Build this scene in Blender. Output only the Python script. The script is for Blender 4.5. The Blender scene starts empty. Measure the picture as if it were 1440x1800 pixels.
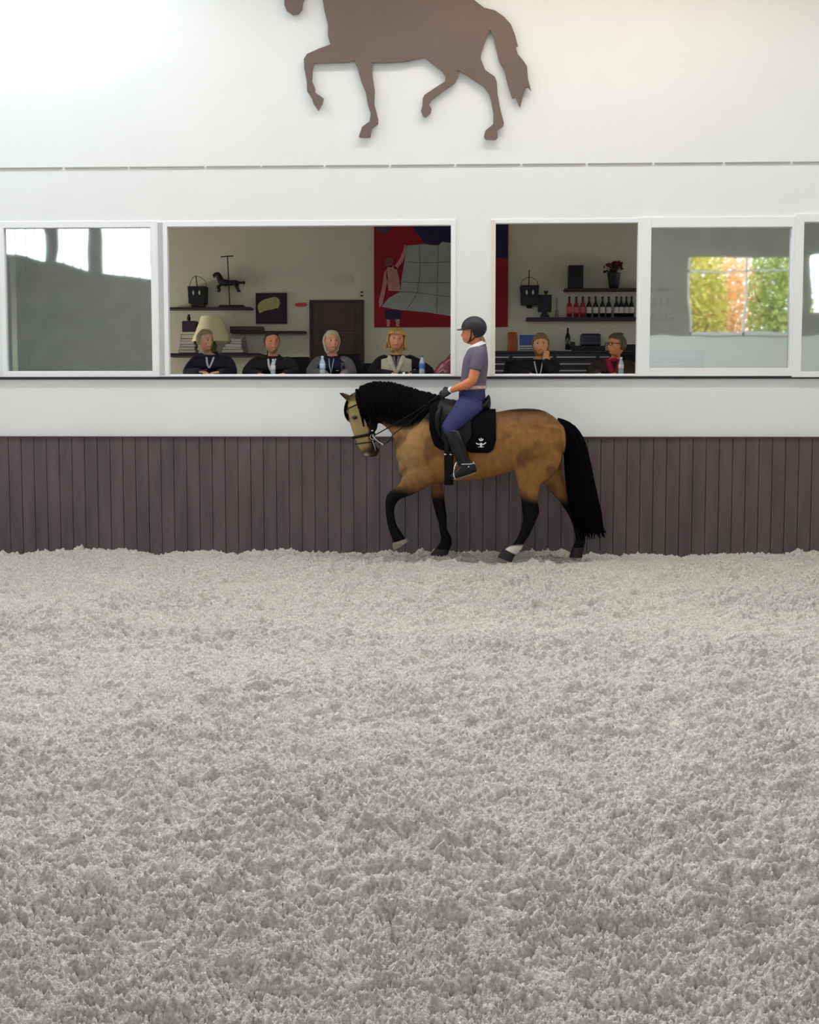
import bpy, bmesh, math, random
import numpy as np
from mathutils import Vector, Matrix

SC = bpy.context.scene
COL = SC.collection
random.seed(7)
RNG = np.random.default_rng(11)
R = math.radians

# ------------------------------------------------------------------ camera, light, exposure
FPX, CAMZ, PITCH, YAW = 2200.0, 1.6, math.atan(175 / 2200.0), R(2.2)
cam = bpy.data.objects.new('camera', bpy.data.cameras.new('camera'))
COL.objects.link(cam)
cam.location = (0, 0, CAMZ)
cam.rotation_euler = (math.pi / 2 - PITCH, 0, YAW)
cam.data.sensor_fit = 'HORIZONTAL'
cam.data.sensor_width = 36
cam.data.lens = FPX / 1440 * 36
cam.data.clip_end = 300
SC.camera = cam
SC.view_settings.view_transform = 'Standard'
SC.view_settings.look = 'None'
SC.view_settings.gamma = 1
SC.view_settings.exposure = -0.02
SC.view_settings.use_curve_mapping = False

wd = bpy.data.worlds.new('sky')
SC.world = wd
wd.use_nodes = True
bg = wd.node_tree.nodes['Background']
bg.inputs['Color'].default_value = (0.86, 0.93, 1.0, 1)
bg.inputs['Strength'].default_value = 5.0


def area(name, loc, rot, sx, sy, watts, colr):
    l = bpy.data.lights.new(name, 'AREA')
    l.shape = 'RECTANGLE'
    l.size, l.size_y, l.energy, l.color = sx, sy, watts, colr
    o = bpy.data.objects.new(name, l)
    COL.objects.link(o)
    o.location, o.rotation_euler = loc, rot
    return o


# daylight through the roof lights and glazed sides of the hall, plus added fills
area('skylight_rear', (0, 1.0, 8.55), (0, 0, 0), 22, 3.0, 60, (0.97, 0.98, 1.0))
area('skylight_ridge', (0, 7.8, 8.5), (R(-58), 0, 0), 24, 1.2, 2500, (0.97, 0.98, 1.0))
area('skylight_eaves', (0, 12.4, 8.4), (R(-46), 0, 0), 24, 1.0, 1500, (0.98, 0.99, 1.0))
area('skylight_wall', (-5.0, 13.4, 7.5), (R(20), 0, 0), 3.8, 1.0, 70, (0.93, 0.96, 1.0))
area('wall_fill', (0, 11.0, 8.4), (R(56), 0, 0), 24, 1.4, 45, (0.93, 0.97, 1.0))  # added fill aimed at the back wall, not a roof light
area('skylight_left', (-15.6, 4.0, 5.0), (0, R(-90), 0), 3.2, 16.0, 420, (0.88, 0.94, 1.0))
area('warm_wall_fill', (1.6, 12.6, 7.9), (R(16), 0, 0), 4.0, 0.8, 62, (1.0, 0.78, 0.52))  # added warm fill tinting the upper wall, no lamp hangs there
area('rear_daylight', (-2, -13.4, 6.6), (R(82), 0, 0), 16, 2.4, 580, (0.89, 0.94, 1.0))
area('front_wall_fill', (0, -5.5, 8.4), (R(-62), 0, 0), 26, 1.6, 1500, (0.97, 1.0, 0.98))  # added fill on the front wall, brightens its reflection in the panes
area('clubroom_top_fill', (0, 16.6, 4.55), (0, 0, 0), 9.0, 0.6, 3, (1.0, 0.93, 0.8))  # added overhead fill for the clubroom, no known fixture
area('clubroom_fill_right', (8.4, 17.0, 2.2), (0, R(90), 0), 1.0, 2.0, 82, (1.0, 0.98, 0.92))  # added low side fill for the clubroom, no window in this wall
area('clubroom_fill_left', (-7.4, 17.0, 2.2), (0, R(-90), 0), 1.0, 2.0, 82, (1.0, 0.98, 0.92))  # matching added fill from the left, also without a window

_rot = Matrix.Rotation(YAW, 3, 'Z') @ Matrix.Rotation(math.pi / 2 - PITCH, 3, 'X')
_rn = np.array(_rot)


def at(px, py, Y):
    d = _rot @ Vector((px - 720, 900 - py, -FPX))
    t = Y / d.y
    return np.array((d.x * t, Y, CAMZ + d.z * t))


def to_px(P):
    """photo coordinates of world points (used to place coat colours)"""
    c = (P - np.array((0, 0, CAMZ))) @ _rn
    return 720 + FPX * c[:, 0] / -c[:, 2], 900 - FPX * c[:, 1] / -c[:, 2]


# ------------------------------------------------------------------ materials
def srgb(r, g, b):
    f = lambda c: (c / 255 / 12.92) if c / 255 <= 0.04045 else ((c / 255 + 0.055) / 1.055) ** 2.4
    return (f(r), f(g), f(b))


def mat(name, col, rough=0.6, metal=0.0, vary=0.0, vscale=8.0, bump=0.0, bscale=60.0, spec=0.4,
        attr=None, stretch=(1, 1, 1), sheen=0.0, trans=0.0, alpha=1.0, emit=0.0):
    m = bpy.data.materials.new(name)
    m.use_nodes = True
    nt = m.node_tree
    b = nt.nodes['Principled BSDF']
    b.inputs['Roughness'].default_value = rough
    b.inputs['Metallic'].default_value = metal
    b.inputs['Specular IOR Level'].default_value = spec
    b.inputs['Sheen Weight'].default_value = sheen
    b.inputs['Transmission Weight'].default_value = trans
    b.inputs['Base Color'].default_value = (*col, 1)
    tc = nt.nodes.new('ShaderNodeTexCoord')
    mp = nt.nodes.new('ShaderNodeMapping')
    mp.inputs['Scale'].default_value = stretch
    nt.links.new(tc.outputs['Object'], mp.inputs['Vector'])
    src = None
    if attr:
        a = nt.nodes.new('ShaderNodeAttribute')
        a.attribute_name = attr
        src = a.outputs['Color']
        nt.links.new(src, b.inputs['Base Color'])
    if vary > 0:
        n = nt.nodes.new('ShaderNodeTexNoise')
        n.inputs['Scale'].default_value = vscale
        n.inputs['Detail'].default_value = 5
        nt.links.new(mp.outputs[0], n.inputs['Vector'])
        mr = nt.nodes.new('ShaderNodeMapRange')
        mr.inputs['From Min'].default_value = 0.3
        mr.inputs['From Max'].default_value = 0.7
        mr.inputs['To Min'].default_value = 1 - vary
        mr.inputs['To Max'].default_value = 1 + vary
        nt.links.new(n.outputs[0], mr.inputs['Value'])
        vm = nt.nodes.new('ShaderNodeVectorMath')
        vm.operation = 'SCALE'
        if src:
            nt.links.new(src, vm.inputs[0])
        else:
            vm.inputs[0].default_value = col
        nt.links.new(mr.outputs[0], vm.inputs['Scale'])
        nt.links.new(vm.outputs[0], b.inputs['Base Color'])
    if bump > 0:
        n2 = nt.nodes.new('ShaderNodeTexNoise')
        n2.inputs['Scale'].default_value = bscale
        n2.inputs['Detail'].default_value = 4
        nt.links.new(mp.outputs[0], n2.inputs['Vector'])
        bp = nt.nodes.new('ShaderNodeBump')
        bp.inputs['Strength'].default_value = bump
        bp.inputs['Distance'].default_value = 0.01
        nt.links.new(n2.outputs[0], bp.inputs['Height'])
        nt.links.new(bp.outputs[0], b.inputs['Normal'])
    return m


def glass_mat(name, tint, refl):
    m = bpy.data.materials.new(name)
    m.use_nodes = True
    nt = m.node_tree
    nt.nodes.clear()
    o = nt.nodes.new('ShaderNodeOutputMaterial')
    mx = nt.nodes.new('ShaderNodeMixShader')
    tr = nt.nodes.new('ShaderNodeBsdfTransparent')
    tr.inputs[0].default_value = (*tint, 1)
    gl = nt.nodes.new('ShaderNodeBsdfGlossy')
    gl.inputs['Roughness'].default_value = 0.022
    gl.inputs['Color'].default_value = (0.98, 1.0, 0.985, 1)
    tc = nt.nodes.new('ShaderNodeTexCoord')
    n = nt.nodes.new('ShaderNodeTexNoise')
    n.inputs['Scale'].default_value = 1.6
    n.inputs['Detail'].default_value = 1
    bp = nt.nodes.new('ShaderNodeBump')
    bp.inputs['Strength'].default_value = 0.06
    bp.inputs['Distance'].default_value = 0.02
    nt.links.new(tc.outputs['Object'], n.inputs['Vector'])
    nt.links.new(n.outputs[0], bp.inputs['Height'])
    nt.links.new(bp.outputs[0], gl.inputs['Normal'])
    mx.inputs[0].default_value = refl
    nt.links.new(tr.outputs[0], mx.inputs[1])
    nt.links.new(gl.outputs[0], mx.inputs[2])
    nt.links.new(mx.outputs[0], o.inputs[0])
    return m


# ------------------------------------------------------------------ mesh tools
def catmull(A, sub):
    A = np.asarray(A, float)
    if len(A) < 3 or sub < 2:
        if len(A) == 2 and sub > 1:
            t = np.linspace(0, 1, sub + 1)[:, None]
            return A[0] * (1 - t) + A[1] * t
        return A
    P = np.vstack([2 * A[0] - A[1], A, 2 * A[-1] - A[-2]])
    out = []
    for i in range(1, len(P) - 2):
        p0, p1, p2, p3 = P[i - 1:i + 3]
        for k in range(sub):
            t = k / sub
            out.append(0.5 * (2 * p1 + (p2 - p0) * t + (2 * p0 - 5 * p1 + 4 * p2 - p3) * t * t
                              + (3 * p1 - p0 - 3 * p2 + p3) * t ** 3))
    out.append(A[-1])
    return np.array(out)


def nrm(v):
    v = np.asarray(v, float)
    return v / (np.linalg.norm(v) + 1e-12)


def world_loc(o):
    v = Vector((0, 0, 0))
    while o is not None:
        v += o.location
        o = o.parent
    return np.array(v)


class MB:
    def __init__(s):
        s.v, s.f, s.m, s.mi = [], [], [], 0

    def add(s, V, F):
        b = len(s.v)
        s.v.extend([tuple(map(float, p)) for p in V])
        s.f.extend([tuple(int(i) + b for i in f) for f in F])
        s.m.extend([s.mi] * len(F))

    def box(s, x0, x1, y0, y1, z0, z1):
        V = [(x, y, z) for z in (z0, z1) for y in (y0, y1) for x in (x0, x1)]
        s.add(V, [(0, 2, 3, 1), (4, 5, 7, 6), (0, 1, 5, 4), (2, 6, 7, 3), (0, 4, 6, 2), (1, 3, 7, 5)])

    def rings(s, Rs, cap=True):
        n = len(Rs[0])
        V = [p for r in Rs for p in r]
        F = []
        for i in range(len(Rs) - 1):
            for j in range(n):
                k = (j + 1) % n
                F.append((i * n + j, i * n + k, (i + 1) * n + k, (i + 1) * n + j))
        if cap:
            V.append(np.mean(Rs[0], axis=0)); c0 = len(V) - 1
            V.append(np.mean(Rs[-1], axis=0)); c1 = len(V) - 1
            L = (len(Rs) - 1) * n
            for j in range(n):
                k = (j + 1) % n
                F.append((c0, k, j))
                F.append((c1, L + j, L + k))
        s.add(V, F)

    def pairs(s, P, side=(0, 1, 0), n=22, sub=4, p=2.0, dome=0.35, grow=0.0):
        """P rows: A(3), B(3), halfwidth - elliptic rings between edge points A and B"""
        M = catmull(np.array([np.concatenate([a, b, [w]]) for a, b, w in P]), sub)
        side = np.array(side, float)
        C = (M[:, :3] + M[:, 3:6]) / 2
        Rs = []
        th = np.linspace(0, 2 * np.pi, n, endpoint=False)
        ct, st = np.cos(th), np.sin(th)
        ct = np.sign(ct) * np.abs(ct) ** (2 / p)
        st = np.sign(st) * np.abs(st) ** (2 / p)

        def ring(c, a, w):
            l = np.linalg.norm(a)
            a = a * ((l + grow) / (l + 1e-9))
            return c + ct[:, None] * a + st[:, None] * side * (w + grow)
        for i in range(len(M)):
            Rs.append(ring(C[i], (M[i, :3] - M[i, 3:6]) / 2, M[i, 6]))
        if dome > 0:
            for e, q in ((0, 1), (-1, -2)):
                d = nrm(C[e] - C[q])
                a = (M[e, :3] - M[e, 3:6]) / 2
                w = M[e, 6]
                sz = min(np.linalg.norm(a), w) * dome + grow
                new = [ring(C[e] + d * sz * 0.6, a * .85, w * .85), ring(C[e] + d * sz, a * .5, w * .5)]
                if e == 0:
                    Rs = new[::-1] + Rs
                else:
                    Rs = Rs + new
        s.rings(Rs)

    def tube(s, pts, rad, n=10, sub=3, flat=1.0, side=None, grow=0.0):
        pts = np.asarray(pts, float)
        rad = np.full(len(pts), rad) if np.isscalar(rad) else np.asarray(rad, float)
        M = catmull(np.column_stack([pts, rad]), sub)
        P, r = M[:, :3], np.maximum(M[:, 3], 0.0004) + grow
        T = np.gradient(P, axis=0)
        T /= np.linalg.norm(T, axis=1)[:, None] + 1e-12
        u = np.array(side, float) if side is not None else np.array((0, 1, 0.))
        if abs(np.dot(u, T[0])) > .95:
            u = np.array((1., 0, 0))
        th = np.linspace(0, 2 * np.pi, n, endpoint=False)
        Rs = []
        for i in range(len(P)):
            u = nrm(u - T[i] * np.dot(u, T[i]))
            w = np.cross(T[i], u)
            Rs.append(P[i] + np.cos(th)[:, None] * u * r[i] * flat + np.sin(th)[:, None] * w * r[i])
        a = P[0] - T[0] * r[0] * .5
        b = P[-1] + T[-1] * r[-1] * .5
        Rs = [a + (Rs[0] - P[0]) * .6] + Rs + [b + (Rs[-1] - P[-1]) * .6]
        s.rings(Rs)

    def ball(s, c, r, n=18, m=12, rot=None):
        c = np.array(c, float)
        r = np.full(3, r) if np.isscalar(r) else np.array(r, float)
        Rs = []
        for i in range(1, m):
            ph = np.pi * i / m
            th = np.linspace(0, 2 * np.pi, n, endpoint=False)
            q = np.column_stack([np.sin(ph) * np.cos(th), np.sin(ph) * np.sin(th), np.full(n, -np.cos(ph))]) * r
            if rot is not None:
                q = q @ np.array(rot).T
            Rs.append(c + q)
        V = [p for k in Rs for p in k]
        F = []
        for i in range(len(Rs) - 1):
            for j in range(n):
                k = (j + 1) % n
                F.append((i * n + j, i * n + k, (i + 1) * n + k, (i + 1) * n + j))
        e = np.array((0, 0, r[2]))
        if rot is not None:
            e = np.array(rot) @ e
        V += [c - e, c + e]
        L = (len(Rs) - 1) * n
        for j in range(n):
            k = (j + 1) % n
            F.append((len(V) - 2, k, j))
            F.append((len(V) - 1, L + j, L + k))
        s.add(V, F)

    def lathe(s, c, prof, n=24):
        """prof rows: radius, z"""
        th = np.linspace(0, 2 * np.pi, n, endpoint=False)
        Rs = [np.column_stack([c[0] + r * np.cos(th), c[1] + r * np.sin(th), np.full(n, c[2] + z)]) for r, z in prof]
        s.rings(Rs)

    def prism(s, poly, y0, y1):
        """poly in x,z; extruded along y"""
        n = len(poly)
        V = [(x, y0, z) for x, z in poly] + [(x, y1, z) for x, z in poly]
        F = [tuple(range(n)), tuple(range(2 * n - 1, n - 1, -1))]
        F += [(i, i + n, (i + 1) % n + n, (i + 1) % n) for i in range(n)]
        s.add(V, F)

    def build(s, name, mats, parent=None, smooth=False, bevel=0.0, org=None, voxel=0.0, smooth_it=0, color=None,
              sfac=0.5):
        me = bpy.data.meshes.new(name)
        if parent is not None:
            o0 = world_loc(parent)
            loc = (0, 0, 0)
        else:
            A = np.array(s.v)
            o0 = np.array(org) if org is not None else np.array(((A[:, 0].min() + A[:, 0].max()) / 2,
                                                                (A[:, 1].min() + A[:, 1].max()) / 2, A[:, 2].min()))
            loc = tuple(o0)
        V = np.array(s.v) - o0
        me.from_pydata([tuple(p) for p in V], [], s.f)
        bm = bmesh.new()
        bm.from_mesh(me)
        bmesh.ops.recalc_face_normals(bm, faces=bm.faces[:])
        bm.to_mesh(me)
        bm.free()
        ml = mats if isinstance(mats, (list, tuple)) else [mats]
        for m in ml:
            me.materials.append(m)
        if len(ml) > 1:
            for i, p in enumerate(me.polygons):
                p.material_index = s.m[i]
        o = bpy.data.objects.new(name, me)
        COL.objects.link(o)
        o.location = loc
        if parent is not None:
            o.parent = parent
        if voxel > 0:
            md = o.modifiers.new('r', 'REMESH')
            md.mode = 'VOXEL'
            md.voxel_size = voxel
            if smooth_it:
                ms = o.modifiers.new('s', 'SMOOTH')
                ms.factor = sfac
                ms.iterations = smooth_it
            dg = bpy.context.evaluated_depsgraph_get()
            dg.update()
            nm = bpy.data.meshes.new_from_object(o.evaluated_get(dg))
            o.modifiers.clear()
            o.data = nm
            nm.name = name
            bpy.data.meshes.remove(me)
            me = nm
            if not me.materials:
                for m in ml:
                    me.materials.append(m)
            smooth = True
        if bevel > 0:
            md = o.modifiers.new('b', 'BEVEL')
            md.width = bevel
            md.segments = 2
            md.limit_method = 'ANGLE'
            md.angle_limit = R(40)
        if smooth:
            me.shade_smooth()
            if not voxel:
                try:
                    me.set_sharp_from_angle(angle=R(50))
                except Exception:
                    pass
        if color is not None:
            nv = len(me.vertices)
            co = np.empty(nv * 3)
            me.vertices.foreach_get('co', co)
            P = co.reshape(-1, 3) + o0
            c = np.ones((nv, 4))
            c[:, :3] = color(P)
            at_ = me.color_attributes.new('coat', 'FLOAT_COLOR', 'POINT')
            at_.data.foreach_set('color', c.ravel())
        return o


def empty(name, loc):
    o = bpy.data.objects.new(name, None)
    COL.objects.link(o)
    o.location = tuple(map(float, loc))
    o.empty_display_size = 0.1
    return o


def tag(o, label=None, cat=None, group=None, kind=None):
    if label: o['label'] = label
    if cat: o['category'] = cat
    if group: o['group'] = group
    if kind: o['kind'] = kind
    return o


def struct(o, label=None):
    return tag(o, label, None, None, 'structure')


def copy_tree(o, parent=None):
    c = o.copy()
    COL.objects.link(c)
    c.parent = parent
    for ch in list(o.children):
        copy_tree(ch, c)
    return c


# ------------------------------------------------------------------ noise for the sand
def perlin(x, y, seed):
    r = np.random.default_rng(seed)
    N = 256
    ang = r.random((N, N)) * 2 * np.pi
    gx, gy = np.cos(ang), np.sin(ang)
    xi, yi = np.floor(x).astype(int), np.floor(y).astype(int)
    xf, yf = x - xi, y - yi
    u = xf * xf * xf * (xf * (xf * 6 - 15) + 10)
    v = yf * yf * yf * (yf * (yf * 6 - 15) + 10)

    def g(ix, iy, dx, dy):
        a, b = ix % N, iy % N
        return gx[a, b] * dx + gy[a, b] * dy
    n00 = g(xi, yi, xf, yf); n10 = g(xi + 1, yi, xf - 1, yf)
    n01 = g(xi, yi + 1, xf, yf - 1); n11 = g(xi + 1, yi + 1, xf - 1, yf - 1)
    return (n00 * (1 - u) + n10 * u) * (1 - v) + (n01 * (1 - u) + n11 * u) * v


YW = 14.5      # face of the arena's back wall
YB = 18.4      # back wall of the clubroom
YH = 13.8      # line the horse walks on
FZ = 1.27      # clubroom floor height
# ------------------------------------------------------------------ the arena floor
M_sand = mat('sand_fibre', srgb(196, 192, 183), 0.95, vary=0.30, vscale=75, bump=0.9, bscale=220, spec=0.1)
M_sand2 = M_sand
prints = [(150, 1380), (330, 1425), (560, 1450), (655, 1525), (885, 1580), (955, 1690), (1035, 1045), (420, 1180),
          (760, 1240), (1200, 1320), (250, 1640), (1290, 1500)]


def ground(px, py):
    d = _rot @ Vector((px - 720, 900 - py, -FPX))
    t = -CAMZ / d.z
    return d.x * t, d.y * t


PR = [ground(*p) for p in prints]


def sand_h(x, y):
    wx = perlin(x * 1.7, y * 1.7, 1)
    wy = perlin(x * 1.7, y * 1.7, 2)
    X, Y = x + wx * .09, y + wy * .09
    big = perlin(x * .9, y * 1.2, 3) * .03 + perlin(X * 2.2, Y * 7.5, 4) * .070 + perlin(X * 4.5, Y * 14, 15) * .03
    bil = lambda n, p: np.abs(n) ** p
    a = bil(perlin(X * 5.5, Y * 12.5, 5), .95) * .095
    b = bil(perlin(X * 13, Y * 25, 6), .9) * .070
    c = bil(perlin(X * 30, Y * 46, 7), .85) * .042
    d = bil(perlin(X * 64, Y * 78, 8), .7) * .030
    e = bil(perlin(X * 112, Y * 125, 9), .7) * .016
    amp = .55 + 1.0 * np.clip(perlin(x * .8, y * .8, 10) + .35, 0, 1)
    amp = amp * (1 + .35 * np.clip((y - 7.5) / 3, 0, 1) - .5 * np.clip((y - 12.6) / .7, 0, 1))
    h = big + (a + b) * amp + c + d + e - .09
    for (qx, qy) in PR:
        r2 = ((x - qx) / .07) ** 2 + ((y - qy) / .11) ** 2
        w = np.exp(-r2)
        h = h * (1 - .5 * w) - .03 * w + .02 * np.exp(-(np.sqrt(r2) - 1.6) ** 2 / .12)
    h += -.012 * np.clip((y - 12.8) / .5, 0, 1) + .03 * np.clip((y - 14.05) / .4, 0, 1) * (1 + 1.5 * perlin(x * 3, y * 3, 12))
    return h


def sand():
    strips = [(2.3, 4.1, 3.0, .0042, .0042), (4.1, 6.2, 3.6, .006, .006), (6.2, 9.2, 4.7, .0088, .0088),
              (9.2, YW + .08, 7.2, .0135, .0125)]
    V, F, base = [], [], 0
    for (y0, y1, hw, dx, dy) in strips:
        xc = 0.0
        nx, ny = int(2 * hw / dx), int((y1 - y0) / dy) + 2
        xs = np.linspace(-hw - .038 * y1, hw - .038 * y1, nx)
        ys = np.linspace(y0, y1 + dy, ny)
        X, Y = np.meshgrid(xs, ys)
        H = sand_h(X.ravel(), Y.ravel())
        V.append(np.column_stack([X.ravel(), Y.ravel(), H]))
        i = np.arange((ny - 1) * (nx - 1))
        r, c = i // (nx - 1), i % (nx - 1)
        q = base + r * nx + c
        F.append(np.column_stack([q, q + 1, q + nx + 1, q + nx]))
        base += nx * ny
    # coarse sand all over the hall
    xs, ys = np.linspace(-16, 16, 240), np.linspace(-14, YW + .05, 200)
    X, Y = np.meshgrid(xs, ys)
    H = perlin(X.ravel() * .9, Y.ravel() * 1.2, 3) * .03 + .005
    inside = np.zeros(len(H), bool)
    for (y0, y1, hw, dx, dy) in strips:
        inside |= (np.abs(X.ravel() + .038 * y1) < hw - .15) & (Y.ravel() > y0 + .1) & (Y.ravel() <= y1 + .2)
    H = np.where(inside, -.12, H)
    V.append(np.column_stack([X.ravel(), Y.ravel(), H]))
    nx, ny = 240, 200
    i = np.arange((ny - 1) * (nx - 1))
    r, c = i // (nx - 1), i % (nx - 1)
    q = base + r * nx + c
    F.append(np.column_stack([q, q + 1, q + nx + 1, q + nx]))
    V, F = np.vstack(V), np.vstack(F)
    me = bpy.data.meshes.new('floor')
    me.vertices.add(len(V))
    me.vertices.foreach_set('co', V.ravel())
    me.loops.add(F.size)
    me.loops.foreach_set('vertex_index', F.ravel().astype(np.int32))
    me.polygons.add(len(F))
    me.polygons.foreach_set('loop_start', np.arange(0, F.size, 4, dtype=np.int32))
    me.update(calc_edges=True)
    me.shade_smooth()
    me.materials.append(M_sand2)
    o = bpy.data.objects.new('floor', me)
    COL.objects.link(o)
    return o


struct(sand(), 'pale grey churned sand floor of the riding arena')

# ------------------------------------------------------------------ walls
M_white = mat('white_render', srgb(234, 237, 238), 0.85, vary=0.015, vscale=1.2, bump=0.12, bscale=25)
M_frame = mat('white_frame', srgb(240, 242, 246), 0.35)
M_reveal = mat('cream_reveal', srgb(226, 222, 204), 0.7)
M_grey = mat('grey_frame', srgb(190, 190, 192), 0.5)
M_darkrub = mat('dark_rubber', srgb(46, 36, 46), 0.6)
M_plank = mat('stained_plank', srgb(92, 80, 84), 0.72, vary=0.22, vscale=2.2, bump=0.35, bscale=26, stretch=(3, 3, .5))
M_room = mat('clubroom_plaster', srgb(214, 210, 188), 0.9, vary=0.03, vscale=2)
M_hall = mat('hall_cladding', srgb(150, 150, 142), 0.85, vary=0.1, vscale=1.5)
M_roof = mat('roof_deck', srgb(170, 168, 160), 0.8)
M_glassL = glass_mat('closed_glass', (.56, .61, .61), .40)


def wx(px): return at(px, 520, YW)[0]
def wz(py, px=720): return at(px, py, YW)[2]


Z_top, Z_sill = wz(388), wz(661)
openings = [(wx(3), wx(800)), (wx(864), wx(1900))]
H_TOP = 8.6
w = MB()
xs = [-16.0] + [v for o in openings for v in o] + [16.0]
w.box(-16, 16, YW, YW + .3, -.25, Z_sill)
w.box(-16, 16, YW, YW + .3, Z_top, H_TOP)
for i in range(0, len(xs), 2):
    if xs[i + 1] > xs[i]:
        w.box(xs[i], xs[i + 1], YW, YW + .3, Z_sill, Z_top)
struct(w.build('wall_back', M_white))

# kickboard of upright planks
kb = MB()
kz = wz(767)
x = -16.0
pw = 0.1495
while x < 16:
    j = random.uniform(-.003, .003)
    kb.box(x + .003, x + pw - .003, YW - .085 + j, YW - .03, -.2, kz - .012)
    x += pw
kb.box(-16, 16, YW - .05, YW - .005, -.2, kz - .014)
kb.box(-16, 16, YW - .1, YW - .002, kz - .014, kz)
struct(kb.build('baseboard_back', M_plank, bevel=.003), 'dark brown kickboard of upright planks')

# dark drip strip under the windows, shadow-gap profile above them
t = MB()
t.box(-16, 16, YW - .03, YW + .01, wz(666.5), wz(662))
struct(t.build('trim_1', M_darkrub))
t = MB()
M_alu = mat('aluminium', srgb(175, 172, 165), .45, .3)
segs = [(5, 115), (119, 229), (232, 362), (366, 460), (463, 570), (574, 684), (688, 798), (802, 913), (917, 1027),
        (1031, 1143), (1147, 1266), (1270, 1384), (1388, 1500), (1504, 1620), (-110, 1)]
for a, b in segs:
    t.box(wx(a), wx(b), YW - .014, YW + .01, wz(290.5) - .006, wz(290.5) + .006)
struct(t.build('trim_2', M_alu))

# rest of the hall (seen mirrored in the panes)
w = MB()
Yr = -14.0
HW = 16.0
lights_l = [(-15.6, -14.2, 7.1, 6.8), (-13.8, -12.7, 6.75, 6.45), (-12.3, -10.5, 6.35, 6.1)]
w.box(-HW, HW, Yr - .2, Yr, -.2, 4.2)
xx = -HW
for a, b, za, zb in lights_l:
    w.box(xx, a, Yr - .2, Yr, 4.2, H_TOP)
    w.prism([(a, 4.2), (b, 4.2), (b, zb), (a, za)], Yr - .2, Yr)
    w.box(a, b, Yr - .2, Yr, 8.45, H_TOP)
    xx = b
w.box(xx, 7.8, Yr - .2, Yr, 4.2, H_TOP)
w.box(7.8, 11.6, Yr - .2, Yr, 6.8, H_TOP)
w.box(11.6, 11.85, Yr - .2, Yr, 4.2, H_TOP)
w.box(11.85, 13.4, Yr - .2, Yr, 4.2, 4.9)
w.box(11.85, 13.4, Yr - .2, Yr, 6.9, H_TOP)
w.box(13.4, HW, Yr - .2, Yr, 4.2, H_TOP)
struct(w.build('wall_front', M_hall))
w = MB(); w.box(5.5, HW, Yr, Yr + .05, -.2, 4.15); struct(w.build('trim_3', M_white))
w = MB(); w.box(-HW - .2, -HW, Yr, YW, -.2, H_TOP); struct(w.build('wall_left', M_hall))
w = MB(); w.box(HW, HW + .2, Yr, YW, -.2, H_TOP); struct(w.build('wall_right', M_hall))
w = MB()
w.box(-HW - .2, HW + .2, Yr, YW + .3, H_TOP, H_TOP + .2)
for yb in (-10, -5, 4.8, 11.2):
    w.box(-HW, HW, yb - .12, yb + .12, H_TOP - .22, H_TOP)
struct(w.build('ceiling', M_roof))
w = MB()
for xx in (7.8, 9.65, 11.52):
    w.box(xx, xx + .08, Yr - .12, Yr - .02, 4.2, 6.8)
w.box(7.8, 11.6, Yr - .12, Yr - .02, 4.2, 4.3)
w.box(7.8, 11.6, Yr - .12, Yr - .02, 6.3, 6.36)
struct(w.build('window_6', M_frame))
w = MB()
for a, b, za, zb in lights_l:
    for k in range(1, 4):
        xx = a + (b - a) * k / 4
        w.box(xx - .02, xx + .02, Yr - .12, Yr - .04, min(za, zb), 8.45)
struct(w.build('window_7', M_frame))

# clubroom shell
w = MB(); w.box(-7.5, 8.5, YB, YB + .2, FZ - .1, 4.8); struct(w.build('wall_clubroom_back', M_room))
w = MB(); w.box(-7.7, -7.5, YW + .3, YB + .2, FZ - .1, 4.8); struct(w.build('wall_clubroom_left', M_room))
w = MB(); w.box(8.5, 8.7, YW + .3, YB + .2, FZ - .1, 4.8); struct(w.build('wall_clubroom_right', M_room))
M_ceil = mat('clubroom_ceiling', srgb(150, 146, 138), .9)
w = MB(); w.box(-7.7, 8.7, YW + .3, YB + .2, 4.6, 4.8); struct(w.build('ceiling_clubroom', M_ceil))
M_boards = mat('floor_boards', srgb(96, 74, 58), .5, vary=.2, vscale=3, stretch=(1, 6, 1))
w = MB(); w.box(-7.7, 8.7, YW + .3, YB + .2, FZ - .2, FZ); struct(w.build('floor_clubroom', M_boards))


# ------------------------------------------------------------------ windows
def rect_frame(mb, x0, x1, z0, z1, t0, y0, y1, tb=None, tt=None, tr=None):
    tb = t0 if tb is None else tb
    tt = t0 if tt is None else tt
    tr = t0 if tr is None else tr
    mb.box(x0, x0 + t0, y0, y1, z0, z1)
    mb.box(x1 - tr, x1, y0, y1, z0, z1)
    mb.box(x0 + t0, x1 - tr, y0, y1, z0, z0 + tb)
    mb.box(x0 + t0, x1 - tr, y0, y1, z1 - tt, z1)


def window(name, px0, px1, ty, tx0, tx1, glass, y0=YW - .012, y1=YW + .07, top=387, bot=661, tb=.025, tt=.06, gy=.03):
    m = MB()
    x0, x1 = wx(px0), wx(px1)
    z0, z1 = wz(bot), wz(top)
    rect_frame(m, x0, x1, z0, z1, tx0, y0, y1, tb, tt, tx1)
    o = struct(m.build(name, M_frame, bevel=.004))
    if glass:
        g = MB()
        g.box(x0 + tx0 - .008, x1 - tx1 + .008, YW + gy, YW + gy + .006, z0 + tb - .008, z1 - tt + .008)
        g.build('pane', M_glassL, o)
    return o


# left closed sash in front of a fixed inner frame
o = window('window_1', 2, 278, 0, .052, .078, True, top=385.5, bot=663, tb=.075, tt=.075)
m = MB(); rect_frame(m, wx(22), wx(277), wz(659), wz(390), .115, YW + .12, YW + .18, .085, .07, .09)
m.build('inner_frame', M_frame, o, bevel=.004)
g = MB(); g.box(wx(38), wx(266), YW + .15, YW + .156, wz(650), wz(400)); g.build('inner_pane', M_glassL, o)
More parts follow.
